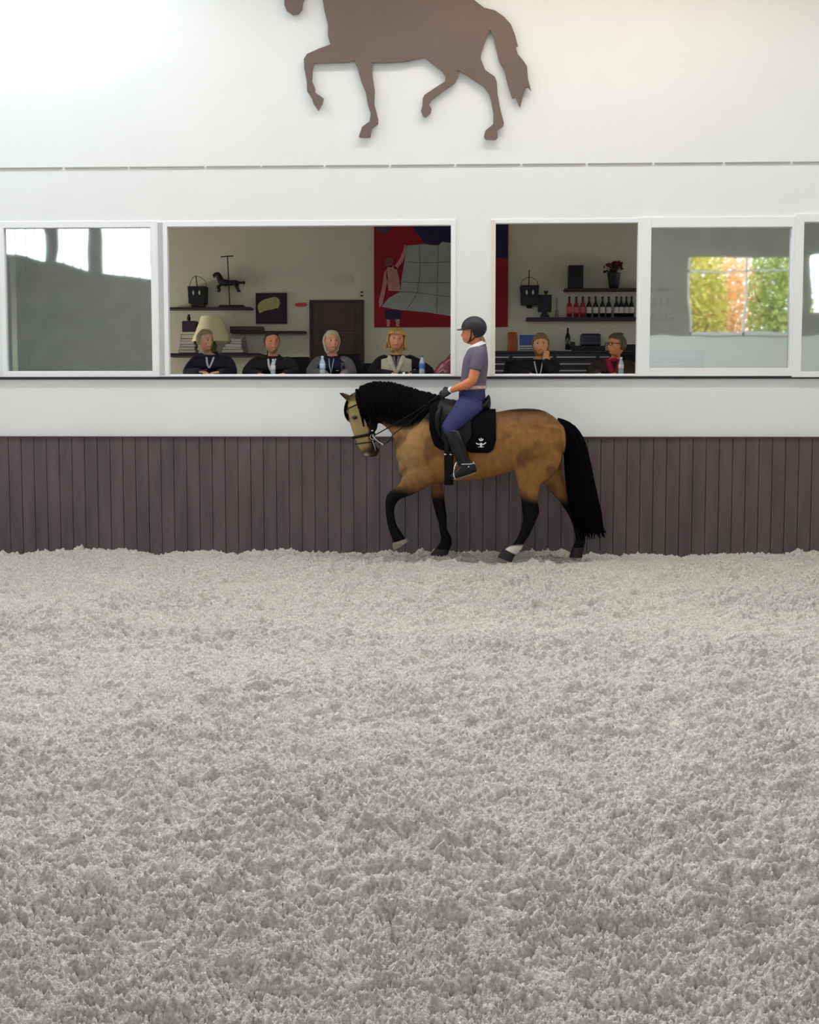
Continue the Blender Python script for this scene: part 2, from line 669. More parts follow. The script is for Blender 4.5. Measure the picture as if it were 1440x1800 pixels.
# post and fixed frame of the first opening
o = window('window_2', 278, 801, 0, .118, .055, False, top=386.5, bot=662, tb=.022, tt=.062)
m = MB(); m.box(wx(279.5), wx(288), YW - .016, YW - .010, wz(658), wz(389)); m.build('cover_strip', M_grey, o)
m = MB(); m.box(wx(287), wx(799), YW + .07, YW + .30, wz(660.8), wz(657)); m.build('window_sill', M_frame, o)
o = window('window_3', 862, 1128, 0, .058, .05, False, top=386, bot=662, tb=.022, tt=.05)
m = MB(); m.box(wx(862.5), wx(869.5), YW - .016, YW - .010, wz(659), wz(388)); m.build('cover_strip', M_reveal, o)
m = MB(); m.box(wx(870), wx(1125), YW + .07, YW + .30, wz(660.8), wz(657)); m.build('window_sill', M_frame, o)
window('window_4', 1121, 1394, 0, .142, .03, True, y0=YW - .03, top=385, bot=662, tb=.092, tt=.115)
window('window_5', 1394, 1700, 0, .10, .08, True, y0=YW - .04, top=381, bot=664, tb=.065, tt=.09, gy=.02)

# ------------------------------------------------------------------ cut-out horse on the wall
sil = """60,0 60,30 75,60 105,80 135,75 155,50 158,20 165,0 190,-60 212,-120 226,-160 240,-110 254,-50 262,0 272,60 290,130 290,190
303,235 240,258 180,285 163,310 165,360 178,430 180,480 205,520 215,550 240,585 262,545 268,520 225,490 222,465
207,430 210,370 215,335 300,332 400,328 430,320 445,355 465,430 490,490 500,550 515,600 510,640 470,670 453,720
458,727 513,727 522,680 555,655 555,630 535,550 537,480 525,400 522,330 600,332 700,325 760,310 800,303 840,335
890,375 910,400 908,430 860,460 800,500 790,520 788,560 780,585 792,615 805,620 830,600 837,575 822,550 835,530
900,480 960,440 978,400 972,370 1010,390 1080,435 1110,455 1140,495 1150,530 1163,600 1162,655 1120,690 1112,720
1120,735 1175,738 1185,725 1182,690 1215,665 1218,650 1200,580 1185,500 1180,430 1170,405 1120,370 1095,310
1098,280 1120,220 1135,180 1145,158 1165,200 1180,270 1195,330 1220,370 1240,450 1262,520 1280,515 1303,570
1320,500 1330,468 1345,462 1362,480 1345,420 1340,350 1320,320 1290,285 1280,250 1292,243 1275,180 1255,130
1220,90 1170,55 1115,42 1060,0 1000,-25 900,-45 780,-50 700,-60 620,-90 540,-180 450,-300 350,-380 250,-410
190,-405 150,-440 135,-395 95,-340 65,-260 45,-150 42,-60"""
pts = [tuple(map(float, p.split(','))) for p in sil.split()]
poly = []
for a, b in pts:
    P = at(480 + a / 3, b / 3, YW - .05)
    poly.append((P[0], P[2]))
m = MB(); m.prism(poly, YW - .058, YW - .04)
M_cut = mat('brown_cutout', srgb(113, 99, 91), .7, vary=.06, vscale=2)
o = m.build('horse_silhouette', M_cut)
tag(o, 'large flat brown cut-out of a trotting horse mounted on the upper white wall', 'wall decoration')
for (a, b) in ((600, 40), (700, 60), (820, 60), (640, 90)):
    m = MB()
    P = at(a, b, YW - .02)
    th = np.linspace(0, 2 * np.pi, 12, endpoint=False)
    m.rings([np.column_stack([P[0] + .02 * np.cos(th), np.full(12, y), P[2] + .02 * np.sin(th)]) for y in (YW - .041, YW - .001)])
    m.build('spacer', M_alu, o)
# ------------------------------------------------------------------ the horse
def step(v, a, b):
    t = np.clip((v - a) / (b - a), 0, 1)
    return t * t * (3 - 2 * t)


def mixc(c, d, w):
    return c * (1 - w[:, None]) + np.array(d) * w[:, None]


def PP(rows, dy=0.0):
    out = []
    for r in rows:
        ax, ay, bx, by, w = r[:5]
        q = dy if len(r) < 6 else r[5]
        out.append((at(ax, ay, YH + q), at(bx, by, YH + q), w))
    return out


neck_rows = [(792, 704, 720, 828, .17), (765, 700, 703, 806, .165), (740, 693.5, 696, 782, .14), (714, 686.6, 688, 762, .118),
             (693, 680.5, 676, 749, .105), (671, 678, 665, 743, .10), (650, 680, 656, 741, .098), (634, 687, 648, 738, .09)]
torso_rows = [(702, 774, 703, 814, .12), (714, 752, 717, 834, .20), (738, 722, 742, 846, .26), (768, 706, 770, 849, .29),
              (800, 711, 800, 846, .32), (835, 721, 835, 843, .345), (870, 724, 869, 838, .345), (900, 719.5, 899, 829, .33),
              (929, 718, 930, 820, .32), (953, 721, 955, 820, .30), (972, 731, 975, 818, .23), (986, 744, 987, 802, .14)]
head_rows = [(616, 697, 646, 692, .075), (611, 704, 655, 709, .095), (609.5, 714, 661, 726, .108), (611, 728, 664, 742, .104),
             (615, 743, 663, 754, .088), (619, 756, 656, 765, .074), (623.5, 769, 657, 776, .066), (627.5, 780, 663, 785, .064),
             (632.5, 790, 667, 791, .064), (638, 799, 664, 799, .05)]
fore_near = [(712, 800, 768, 812, .10), (710, 826, 766, 842, .095), (703, 848, 746, 859, .075), (693, 858, 727, 869, .06),
             (681, 868, 704, 878, .052), (677.5, 880, 696, 888, .05), (677.5, 894, 693.5, 897, .040), (679, 911, 694.5, 910, .036),
             (682, 927, 699, 925, .036), (686, 939, 707, 937, .045), (690, 949, 711, 944, .042), (692, 955, 714, 948, .042)]
fore_far = [(740, 806, 792, 812, .10), (748, 834, 784, 836, .085), (756, 851, 778, 853, .066), (758, 866, 780, 866, .056),
            (760, 882, 782, 880, .052), (764, 896, 784, 895, .054), (767, 908, 785.5, 906, .048), (771, 919, 785.5, 918, .037),
            (772.5, 933, 787, 932, .036), (775, 944, 793, 943, .045), (774, 952, 795, 953, .045), (769, 960, 792, 964, .042),
            (765, 965, 789, 969, .046)]
hind_near = [(905, 752, 985, 752, .13), (900, 782, 988, 784, .135), (901, 806, 986, 812, .125), (904, 826, 972, 836, .11),
             (908, 842, 953, 849, .09), (912, 859, 948, 863, .072), (915, 873, 945, 877, .058), (917, 888, 948, 892, .054),
             (918.5, 901, 948.5, 902, .052), (919, 913, 943, 915, .045), (916, 928, 936, 931, .038), (911, 941, 929, 944, .037),
             (906, 951, 922, 954, .045), (899, 958, 918, 964, .046), (891, 963, 911, 972, .042), (886, 966, 906, 976, .046)]
hind_far = [(930, 780, 986, 780, .11), (938, 815, 988, 818, .11), (950, 842, 993, 846, .085), (966, 862, 1000, 863, .064),
            (981, 878, 1009, 879, .054), (990, 891, 1018, 891, .054), (999, 905, 1021, 906, .044), (1006, 921, 1022, 922, .038),
            (1010, 936, 1026, 937, .038), (1011, 948, 1030, 949, .046), (1009, 957, 1028, 958, .046), (1006, 963, 1026, 964, .046)]

HORSE = empty('horse', at(835, 975, YH) * np.array((1, 1, 0)))
tag(HORSE, 'buckskin horse with black mane and tail walking along the kickboard', 'horse')
b = MB()
b.pairs(PP(torso_rows), n=36, sub=5, p=2.15)
b.pairs(PP(neck_rows), n=28, sub=5, p=2.0)
b.pairs(PP(head_rows), n=28, sub=5, p=2.1, dome=.5)
b.pairs(PP(fore_near, -.17), n=20, sub=5)
b.pairs(PP(fore_far, .15), n=20, sub=5)
b.pairs(PP(hind_near, -.17), n=22, sub=5)
b.pairs(PP(hind_far, .16), n=22, sub=5)
# cheek, eye ridge, nostril, lips, muscles
for sd in (-1, 1):
    c = at(648, 733, YH + sd * .07); b.ball(c, (.10, .045, .13))
    c = at(626, 732, YH + sd * .088); b.ball(c, (.045, .018, .03))
    c = at(640, 791, YH + sd * .048); b.ball(c, (.035, .02, .035))
    b.ball(at(735, 800, YH + sd * .16), (.20, .13, .26))
    b.ball(at(940, 775, YH + sd * .17), (.26, .16, .30))
b.ball(at(655, 797, YH), (.05, .045, .035))
b.ball(at(716, 818, YH - .05), (.10, .17, .13))
# ears
for sd, ex in ((-1, 0), (1, 3)):
    p0, p1, p2 = at(621 + ex, 706, YH + sd * .05), at(609 + ex, 698, YH + sd * .065), at(593.5 + ex * 1.3, 688.5, YH + sd * .07)
    b.tube([p0, (p0 + p1) / 2, p1, (p1 + p2) / 2, p2], [.026, .032, .03, .019, .004], n=12, sub=3, flat=.6)


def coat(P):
    X, Y = to_px(P)
    n = perlin(P[:, 0] * 5 + 3, P[:, 2] * 5 + P[:, 1] * 3, 21)
    n2 = perlin(P[:, 0] * 22, P[:, 2] * 16, 22)
    gold, tan, brown = srgb(148, 106, 60), srgb(150, 122, 82), srgb(72, 42, 28)
    black = srgb(8, 6, 9)
    c = np.tile(np.array(gold), (len(P), 1))
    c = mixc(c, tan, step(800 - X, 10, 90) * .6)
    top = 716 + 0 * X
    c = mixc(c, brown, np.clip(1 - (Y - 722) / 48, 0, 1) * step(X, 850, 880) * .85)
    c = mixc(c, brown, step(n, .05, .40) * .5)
    c = mixc(c, srgb(96, 62, 36), np.exp(-((X - 935) / 26) ** 2 - ((Y - 806 - (935 - X) * .35) / 9) ** 2) * .6)  # shading beneath croup and flank, painted into the coat
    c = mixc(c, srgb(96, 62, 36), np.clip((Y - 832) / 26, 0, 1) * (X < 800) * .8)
    c = c * (1 + .26 * n2)[:, None]
    # dark points
    dark = np.zeros(len(P))
    forenear = step(Y + .28 * (735 - X) * (X < 735), 858, 878) * (X < 752)
    forefar = step(Y, 862, 880) * (X >= 752) * (X < 850)
    hind = step(Y + n * 6, 866, 886) * (X > 850)
    dark = np.maximum.reduce([dark, forenear, forefar, hind])
    dorsal = (1 - step(Y, 720, 727)) * step(X, 860, 880) * (X < 1000) * (P[:, 1] > YH - .28)
    dark = np.maximum(dark, dorsal * .8 * (Y < 740))
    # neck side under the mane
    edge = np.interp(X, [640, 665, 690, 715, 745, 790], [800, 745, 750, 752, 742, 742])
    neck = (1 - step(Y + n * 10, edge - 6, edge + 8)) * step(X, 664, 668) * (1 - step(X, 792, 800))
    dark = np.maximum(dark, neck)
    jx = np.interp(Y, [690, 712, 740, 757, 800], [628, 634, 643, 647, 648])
    jowl = step(X, jx - 1, jx + 4) * (X < 672) * (Y < 772)  # shade of the mane on the jowl, painted into the coat
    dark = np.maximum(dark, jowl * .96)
    muz = step(Y + .35 * (X - 640) + 3 * n, 781, 796) * (X < 680) * (Y < 815)
    dark = np.maximum(dark, muz * .85)
    chin = step(X + .1 * (Y - 780), 650, 656) * (Y > 762) * (X < 680) * (Y < 815)
    dark = np.maximum(dark, chin * .9)
    eye = np.exp(-((X - 624) / 5.0) ** 2 - ((Y - 734) / 3.6) ** 2)
    dark = np.maximum(dark, np.clip(eye * 1.3, 0, 1) * .9)
    ear = (1 - step(Y + (X - 612) * .3, 698, 712)) * (X < 640)
    dark = np.maximum(dark, ear * .82)
    face = (X < 648) * (Y > 705) * (Y < 800)
    c = np.where((face & (P[:, 1] < YH + .2))[:, None], mixc(c, srgb(164, 148, 104), np.full(len(P), .8)), c)
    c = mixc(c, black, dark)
    sock = (X < 925) * (X > 870) * step(Y + (X - 890) * .05, 958, 963)
    c = mixc(c, srgb(214, 208, 198), sock * 1.0)
    lip = np.exp(-((X - 643) / 5) ** 2 - ((Y - 799.5) / 3) ** 2)
    c = mixc(c, srgb(190, 176, 165), np.clip(lip, 0, 1) * .8)
    return np.clip(c, 0, 1)


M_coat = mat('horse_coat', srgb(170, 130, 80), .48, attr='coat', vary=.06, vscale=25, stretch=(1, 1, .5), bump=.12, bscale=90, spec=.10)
M_hair = mat('black_horsehair', srgb(5, 3, 7), .85, vary=.25, vscale=40, spec=.06)
M_hoof = mat('dark_hoof', srgb(30, 26, 27), .6, vary=.2, vscale=30)
M_hoofp = mat('sandy_hoof', srgb(122, 112, 102), .7, vary=.2, vscale=30)
M_eye = mat('eye_dark', srgb(14, 10, 10), .12)
M_white_e = mat('eye_white', srgb(186, 174, 164), .4)
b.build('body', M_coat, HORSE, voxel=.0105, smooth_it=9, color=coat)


def hoof(rows, dy, m=M_hoof):
    h = MB()
    h.pairs(PP(rows, dy), n=20, sub=3, dome=0.0, p=2.2)
    h.build('hoof', m, HORSE, smooth=True)


hoof([(691, 954, 715, 946.5, .048), (689.5, 959, 717, 949, .055), (692, 968, 718, 951, .062)], -.17, M_hoofp)
hoof([(765.5, 964, 790, 967, .050), (759, 971, 788, 974, .058), (754, 979.5, 786, 980, .064)], .15)
hoof([(887, 965, 907, 975, .050), (880, 971, 903, 980, .058), (875, 979, 900, 988, .064)], -.17)
hoof([(1006, 962, 1028, 963, .050), (1003, 970, 1025, 971, .057), (1000.5, 979.5, 1024, 980, .062)], .16)
for sd in (-1, 1):
    e = MB()
    e.ball(at(624, 734, YH + sd * .098), (.020, .013, .018))
    e.build('eye', M_eye, HORSE, smooth=True)

# tail: a dense core with long locks laid around it
t = MB()
tail_rows = [(981, 735, 984, 750, .035), (996, 741, 988, 757, .05), (1010, 750, 991, 769, .065), (1022, 766, 992.5, 786, .075),
             (1030, 786, 993.5, 806, .085), (1037, 815, 995, 834, .09), (1044, 848, 998, 862, .095), (1051, 882, 1003, 892, .095),
             (1058, 910, 1010, 918, .085), (1060, 930, 1020, 936, .06)]
t.pairs(PP(tail_rows, .0), n=24, sub=4)
TR = catmull(np.array([(r[0], r[1], r[2], r[3], r[4]) for r in tail_rows]), 3)
for i in range(150):
    u = random.random()
    ph = random.uniform(0, 2 * math.pi)
    s0 = random.uniform(0, .45)
    pts = []
    for k in range(7):
        s_ = s0 + (1 - s0) * k / 6
        j = s_ * (len(TR) - 1)
        r = TR[int(j)]
        w_ = .52 + .10 * math.sin(ph * 3 + s_ * 5)
        cx, cy = (r[0] + r[2]) / 2, (r[1] + r[3]) / 2
        hx, hy = (r[0] - r[2]) / 2, (r[1] - r[3]) / 2
        rad = 1.0
        px, py = cx + math.cos(ph) * hx * rad, cy + math.cos(ph) * hy * rad
        pts.append(at(px, py, YH + math.sin(ph) * r[4] * rad))
    if random.random() < .7:
        e = pts[-1] + np.array((random.uniform(-.02, .05), random.uniform(-.02, .02), -random.uniform(.02, .10)))
        pts.append(e)
    rr = [random.uniform(.010, .016)] * (len(pts) - 2) + [.008, .002]
    rr[0] = .006
    t.tube(pts, rr, n=6, sub=2)
t.build('tail', M_hair, HORSE, smooth=True)

# mane: locks falling from the crest over the near side, with some on the far side
NR = catmull(np.array([(r[0], r[1], r[2], r[3], r[4]) for r in neck_rows]), 6)


def neckpoint(s_, th, off, side=-1):
    j = np.clip(s_, 0, 1) * (len(NR) - 1)
    i0 = int(min(j, len(NR) - 2)); f = j - i0
    r = NR[i0] * (1 - f) + NR[i0 + 1] * f
    A, B = at(r[0], r[1], YH), at(r[2], r[3], YH)
    c, a = (A + B) / 2, (A - B) / 2
    l = np.linalg.norm(a)
    return c + a * ((l + off) / l) * math.cos(th) + np.array((0, side * (r[4] + off) * math.sin(th), 0))


m = MB()


def lock(s0, reach, off, rad, side=-1, drift=0):
    pts = []
    n_ = 6
    for k in range(n_):
        f = k / (n_ - 1)
        th = .02 + reach * f
        pts.append(neckpoint(s0 + drift * f, th, off + .012 * math.sin(f * 3) + (.012 if k == 0 else 0), side))
    rr = [rad * .8, rad, rad, rad * .9, rad * .65, rad * .15]
    m.tube(pts, rr, n=7, sub=3, flat=.55 if side < 0 else .6)


for i in range(150):
    s0 = .10 + .90 * i / 149
    base = np.interp(s0, [.1, .3, .5, .7, 1], [1.15, 1.45, 1.9, 2.15, 2.1])
    lock(s0 + random.uniform(-.01, .01), base * random.uniform(.86, 1.08), .012 + random.uniform(0, .012), random.uniform(.017, .026),
         -1, random.uniform(-.06, .02))
for i in range(110):
    s0 = .12 + .88 * random.random()
    lock(s0, random.uniform(.7, 1.7), .024 + random.uniform(0, .012), random.uniform(.009, .016), -1, random.uniform(-.08, .04))
for i in range(50):
    lock(.14 + .86 * i / 49, random.uniform(.8, 1.3), .012, .022, 1)
for i in range(46):      # forelock side and jowl cover
    y_ = YH - .03 - random.random() * .06
    x0 = random.uniform(626, 648)
    pts = [at(x0, random.uniform(684, 690), y_ + .03), at(x0 + 1 + random.uniform(-1, 2), 705, y_ - .035),
           at(x0 + 7 + random.uniform(-2, 3), 722, y_ - .05), at(x0 + 11 + random.uniform(-2, 4), random.uniform(735, 752), y_ - .04)]
    m.tube(pts, [.014, .018, .015, .003], n=7, sub=3, flat=.6)
m.build('mane', M_hair, HORSE, smooth=True)
m = MB()
for i in range(34):
    d_ = random.uniform(-.06, .05)
    x0 = random.uniform(-1.5, 1.5)
    L = random.uniform(.6, 1.0)
    pts = [at(621 + x0, 693, YH + d_ * .4), at(612.5 + x0 * .4, 702, YH + d_), at(607.5 + x0 * .5, 716, YH + d_),
           at(607 + x0 + L * 1.5, 716 + 16 * L, YH + d_ * 1.1), at(609 + x0 + L * 4.5, 716 + 27 * L, YH + d_ * 1.15)]
    m.tube(pts, [.010, .013, .012, .008, .002], n=6, sub=3)
m.build('forelock', M_hair, HORSE, smooth=True)

# ------------------------------------------------------------------ bridle, reins
M_leather = mat('black_leather', srgb(9, 7, 10), .5, spec=.2)
M_steel = mat('bright_steel', srgb(205, 205, 210), .22, .9)
M_pad = mat('black_pad', srgb(6, 5, 10), .95, bump=.2, bscale=120, vary=.1, spec=.1)
BR = empty('bridle', at(640, 745, YH))
tag(BR, 'black leather double bridle with curb bit and reins on the horse\'s head', 'bridle')


def headring(px0, py0, px1, py1, w, r=.008, name='noseband', off=.006, flat=1.6, p=2.1):
    A, B = at(px0, py0, YH), at(px1, py1, YH)
    c, a = (A + B) / 2, (A - B) / 2
    l = np.linalg.norm(a)
    th = np.linspace(0, 2 * np.pi, 33)
    ct, st = np.cos(th), np.sin(th)
    ct = np.sign(ct) * np.abs(ct) ** (2 / p); st = np.sign(st) * np.abs(st) ** (2 / p)
    pts = [c + a * ((l + off) / l) * x_ + np.array((0, (w + off) * y_, 0)) for x_, y_ in zip(ct, st)]
    g = MB(); g.tube(pts, r, n=8, sub=1, flat=1.0)
    return g.build(name, M_leather, BR, smooth=True)


headring(621.5, 769, 657, 762.5, .074, .016, 'noseband')
headring(609, 720, 650, 702, .107, .007, 'browband')
headring(625, 780.5, 661, 776, .068, .006, 'flash_strap')
for sd in (-1, 1):
    g = MB()
    g.tube([at(636, 693, YH + sd * .07), at(643, 710, YH + sd * .118), at(650, 735, YH + sd * .128), at(652, 752, YH + sd * .105),
            at(653.5, 768, YH + sd * .078), at(654, 786, YH + sd * .072), at(653, 796, YH + sd * .066)], .0075, n=7, flat=.6)
    g.build('cheekpiece', M_leather, BR, smooth=True)
    g = MB()
    th = np.linspace(0, 2 * np.pi, 17)
    c = at(655, 768, YH + sd * .082)
    g.tube([c + np.array((.026 * math.cos(q), 0, .026 * math.sin(q))) for q in th], .005, n=7, sub=1)
    g.build('bit_ring', M_steel, BR, smooth=True)
    g = MB()
    g.tube([at(655, 766, YH + sd * .085), at(661, 773, YH + sd * .088), at(668, 778, YH + sd * .088), at(674, 782, YH + sd * .085)],
           [.005, .0055, .005, .008], n=8)
    g.build('curb_shank', M_steel, BR, smooth=True)
    g = MB()
    g.ball(at(654.5, 757, YH + sd * .1), (.013, .006, .009)); g.build('buckle', M_steel, BR, smooth=True)
    hy = sd * .06
    g = MB()
    g.tube([at(657, 766, YH + sd * .085), at(668, 760, YH + sd * .105), at(684, 751, YH + sd * .145), at(712, 735, YH + sd * .175),
            at(742, 716, YH + sd * .17), at(768, 697, YH + hy * 1.6)], .0065, n=7, sub=5, flat=.5)
    g.build('rein', M_leather, BR, smooth=True)
    g = MB()
    g.tube([at(674, 782, YH + sd * .085), at(684, 775, YH + sd * .11), at(691, 764, YH + sd * .13), at(703, 755, YH + sd * .165),
            at(722, 741, YH + sd * .185), at(745, 720, YH + sd * .175), at(768, 699, YH + hy * 1.6)], .005, n=7, sub=5, flat=.6)
    g.build('rein', M_leather, BR, smooth=True)
g = MB(); g.tube([at(655, 775, YH - .08), at(660, 789, YH - .06), at(659, 797, YH), at(660, 789, YH + .06), at(655, 775, YH + .08)], .0045, n=6)
g.build('curb_chain', M_steel, BR, smooth=True)

# ------------------------------------------------------------------ saddle cloth, saddle, girth
TRm = catmull(np.array([(r[0], r[1], r[2], r[3], r[4]) for r in torso_rows]), 8)


def barrel(px, ang, off):
    """point on the horse's barrel: px photo column, ang from the spine (negative: near side)"""
    i = np.clip(np.interp(px, TRm[:, 0], np.arange(len(TRm))), 0, len(TRm) - 1.001)
    r = TRm[int(i)] * (1 - i % 1) + TRm[int(i) + 1] * (i % 1)
    A, B = at(r[0], r[1], YH), at(r[2], r[3], YH)
    c, a = (A + B) / 2, (A - B) / 2
    l = np.linalg.norm(a)
    p = 2.15
    cs, sn = math.cos(ang), math.sin(ang)
    cs = math.copysign(abs(cs) ** (2 / p), cs); sn = math.copysign(abs(sn) ** (2 / p), sn)
    return c + a * ((l + off) / l) * cs + np.array((0, (r[4] + off) * sn, 0))


def drape(mb, outline, off0, off1, nx=26, na=40):
    """thick cloth over the back; outline(u)->(px, reach angle)"""
    G = [[], []]
    for i in range(nx):
        u = i / (nx - 1)
        px, reach = outline(u)
        for q, off in ((0, off0), (1, off1)):
            G[q].append([barrel(px + (0 if abs(2 * j / (na - 1) - 1) < .6 else 0), (2 * j / (na - 1) - 1) * reach, off) for j in range(na)])
    V = [p for row in G[0] for p in row] + [p for row in G[1] for p in row]
    N = nx * na
    F = []
    for i in range(nx - 1):
        for j in range(na - 1):
            a_ = i * na + j
            F.append((a_, a_ + 1, a_ + na + 1, a_ + na))
            F.append((N + a_, N + a_ + na, N + a_ + na + 1, N + a_ + 1))
    for j in range(na - 1):
        F.append((j, N + j, N + j + 1, j + 1))
        k = (nx - 1) * na + j
        F.append((k, k + 1, N + k + 1, N + k))
    for i in range(nx - 1):
        a_ = i * na
        F.append((a_, a_ + na, N + a_ + na, N + a_))
        k = i * na + na - 1
        F.append((k, N + k, N + k + na, k + na))
    mb.add(V, F)


def pad_outline(u):
    px = 755 + 116 * u
    r = np.interp(u, [0, .03, .08, .16, .28, .5, .62, .88, .95, .985, 1], [1.22, 1.46, 1.62, 1.70, 1.74, 1.68, 1.73, 1.74, 1.70, 1.60, 1.45])
    return px, r


g = MB(); drape(g, pad_outline, .012, .034)
pad = g.build('saddle_pad', M_pad, smooth=True)
tag(pad, 'black saddle cloth with a small white emblem under the rider\'s saddle', 'saddle pad')
# white emblem: a small crown over spread wings and a shield
M_emb = mat('white_embroidery', srgb(225, 225, 228), .8)
g = MB()


def on_pad(px, py, lift=.040):
    # nearest barrel angle for that pixel
    best = None
    for a_ in np.linspace(-2.2, -.6, 90):
        P = barrel(px, a_, lift)
        X_, Y_ = to_px(P[None])
        d_ = abs(Y_[0] - py)
        if best is None or d_ < best[0]:
            best = (d_, P)
    return best[1]


for pl, r in (([(836.5, 779), (840, 780.8), (844.8, 781), (849, 780.6), (853, 778.5)], .0065), ([(844.8, 780), (844.8, 786)], .012),
              ([(841.5, 771.5), (842.6, 774.5), (847, 774.5), (848, 771.5)], .006), ([(844.8, 770.5), (844.8, 774.5)], .0055),
              ([(840, 785.2), (849.5, 785.2)], .004)):
    g.tube([on_pad(*p) for p in pl], r, n=6, sub=2, side=(0, 1, 0), flat=.35)
g.build('emblem', M_emb, pad, smooth=True)

SA = empty('saddle', at(825, 712, YH))
tag(SA, 'black leather dressage saddle with high cantle, stirrups and girth on the buckskin horse', 'saddle')
g = MB()
seat_rows = [(788, 704, 792, 716, .09), (798, 702, 802, 719, .13), (812, 708, 814, 724, .17), (830, 710, 832, 727, .20),
             (845, 706, 847, 727, .20), (854, 699, 857, 724, .17), (858, 694, 861, 720, .13)]
g.pairs(PP(seat_rows), n=24, sub=5)
g.build('seat', M_leather, SA, smooth=True)
for sd in (-1, 1):
    g = MB()
    G0, G1 = [], []
    nx, na = 14, 16
    for i in range(nx):
        u = i / (nx - 1)
        row0, row1 = [], []
        for j in range(na):
            v = j / (na - 1)
            px = 778 + 46 * u - 12 * math.sin(v * 2.2) * (1 - u) + 4 * v
            a_ = .25 + v * np.interp(u, [0, .15, .5, .85, 1], [1.15, 1.32, 1.42, 1.32, 1.1])
            row0.append(barrel(px, sd * a_, .036)); row1.append(barrel(px, sd * a_, .056))
        G0.append(row0); G1.append(row1)
    V = [p for r in G0 for p in r] + [p for r in G1 for p in r]
    N = nx * na
    F = []
    for i in range(nx - 1):
        for j in range(na - 1):
            a_ = i * na + j
            F += [(a_, a_ + 1, a_ + na + 1, a_ + na), (N + a_, N + a_ + na, N + a_ + na + 1, N + a_ + 1)]
    for j in range(na - 1):
        k = (nx - 1) * na + j
        F += [(j, N + j, N + j + 1, j + 1), (k, k + 1, N + k + 1, N + k)]
    for i in range(nx - 1):
        a_ = i * na; k = i * na + na - 1
        F += [(a_, a_ + na, N + a_ + na, N + a_), (k, N + k, N + k + na, k + na)]
    g.add(V, F)
    g.build('saddle_flap', M_leather, SA, smooth=True)
    g = MB()
    g.tube([barrel(776, sd * .75, .07), barrel(770, sd * 1.0, .08), barrel(770, sd * 1.25, .075), barrel(774, sd * 1.45, .06)],
           [.02, .032, .030, .012], n=10)
    g.build('knee_roll', M_leather, SA, smooth=True)
    g = MB()
    yo = YH + sd * .425
    g.tube([at(803, 775, yo + .02 * -sd), at(802, 792, yo), at(803, 812, yo)], .012, n=6, flat=.3)
    g.build('stirrup_leather', M_leather, SA, smooth=True)
    g = MB()
    L_ = [at(803, 812, yo), at(799, 822, yo - .03), at(798, 834, yo - .055), at(800, 841, yo - .055), at(806, 842.5, yo), at(811, 842, yo + .055),
          at(811, 833, yo + .055), at(806.5, 820, yo + .03), at(803, 812, yo)]
    g.tube(L_, .0075, n=8, sub=3)
    g.build('stirrup', M_steel, SA, smooth=True)
g = MB()
pts = [barrel(789 + 1.5 * math.sin(a_), a_, .02) for a_ in np.linspace(1.55, 2 * math.pi - 1.55, 24)]
Rs = []
for q in pts:
    Rs.append(q)
g.tube(pts, .045, n=10, sub=1, side=(1, 0, 0), flat=1.0)
V = np.array(g.v)
o = None
g2 = MB()
Ra = []
for k, a_ in enumerate(np.linspace(1.5, 2 * math.pi - 1.5, 30)):
    c0, c1 = barrel(789, a_, .008), barrel(789, a_, .034)
    Ra.append(np.array([c0 + (-.05, 0, 0), c1 + (-.045, 0, 0), c1 + (.045, 0, 0), c0 + (.05, 0, 0)]))
g2.rings(Ra)
g2.build('girth', M_leather, SA, smooth=False, bevel=.004)
for px in (783, 793):
    g = MB()
    P = barrel(px, -1.80, .042)
    g.ball(P, (.016, .006, .008)); g.build('girth_buckle', M_steel, SA, smooth=True)

# ------------------------------------------------------------------ people: shared shapes
def head_dirs(n=52, m=40):
    V, F = [], []
    for i in range(1, m):
        ph = math.pi * i / m
        for j in range(n):
            th = 2 * math.pi * j / n
            V.append((math.sin(ph) * math.sin(th), math.sin(ph) * math.cos(th), -math.cos(ph)))
    L = (m - 2) * n
    for i in range(m - 2):
        for j in range(n):
            k = (j + 1) % n
            F.append((i * n + j, i * n + k, (i + 1) * n + k, (i + 1) * n + j))
    V += [(0, 0, -1), (0, 0, 1)]
    for j in range(n):
        k = (j + 1) % n
        F.append((len(V) - 2, k, j))
        F.append((len(V) - 1, L + j, L + k))
    return np.array(V, float), F


HD, HF = head_dirs()


def gauss(D, c, sx, sz):
    c = nrm(c)
    dx, dz = D[:, 0] - c[0], D[:, 2] - c[2]
    return np.exp(-(dx / sx) ** 2 - (dz / sz) ** 2) * (D[:, 1] > 0)


def head_shape(D, smile=0.0):
    x, f, z = D.T
    low = np.clip(-z, 0, 1)
    X = .080 * x * (1 - .24 * low ** 1.8)
    Fq = .098 * f * np.where(f < 0, 1 - .32 * low, 1 - .02 * low)
    Z = .116 * z
    r = np.zeros(len(D))
    r += .024 * gauss(D, (0, 1, -.16), .13, .17)       # nose tip
    r += .010 * gauss(D, (0, 1, .06), .09, .22)        # bridge
    r += .004 * gauss(D, (0, 1, .30), .45, .10)        # brow
    for s in (-1, 1):
        r -= .010 * gauss(D, (s * .42, .88, .10), .17, .12)
        r += .005 * gauss(D, (s * .52, .78, -.18), .22, .16)
    r += .010 * gauss(D, (0, .95, -.50), .24, .08)
    r -= .004 * gauss(D, (0, .9, -.62), .2, .06)
    r += .026 * gauss(D, (0, .8, -.80), .34, .26)
    P = np.column_stack([X, Fq, Z])
    P[:, 1] += r
    return P


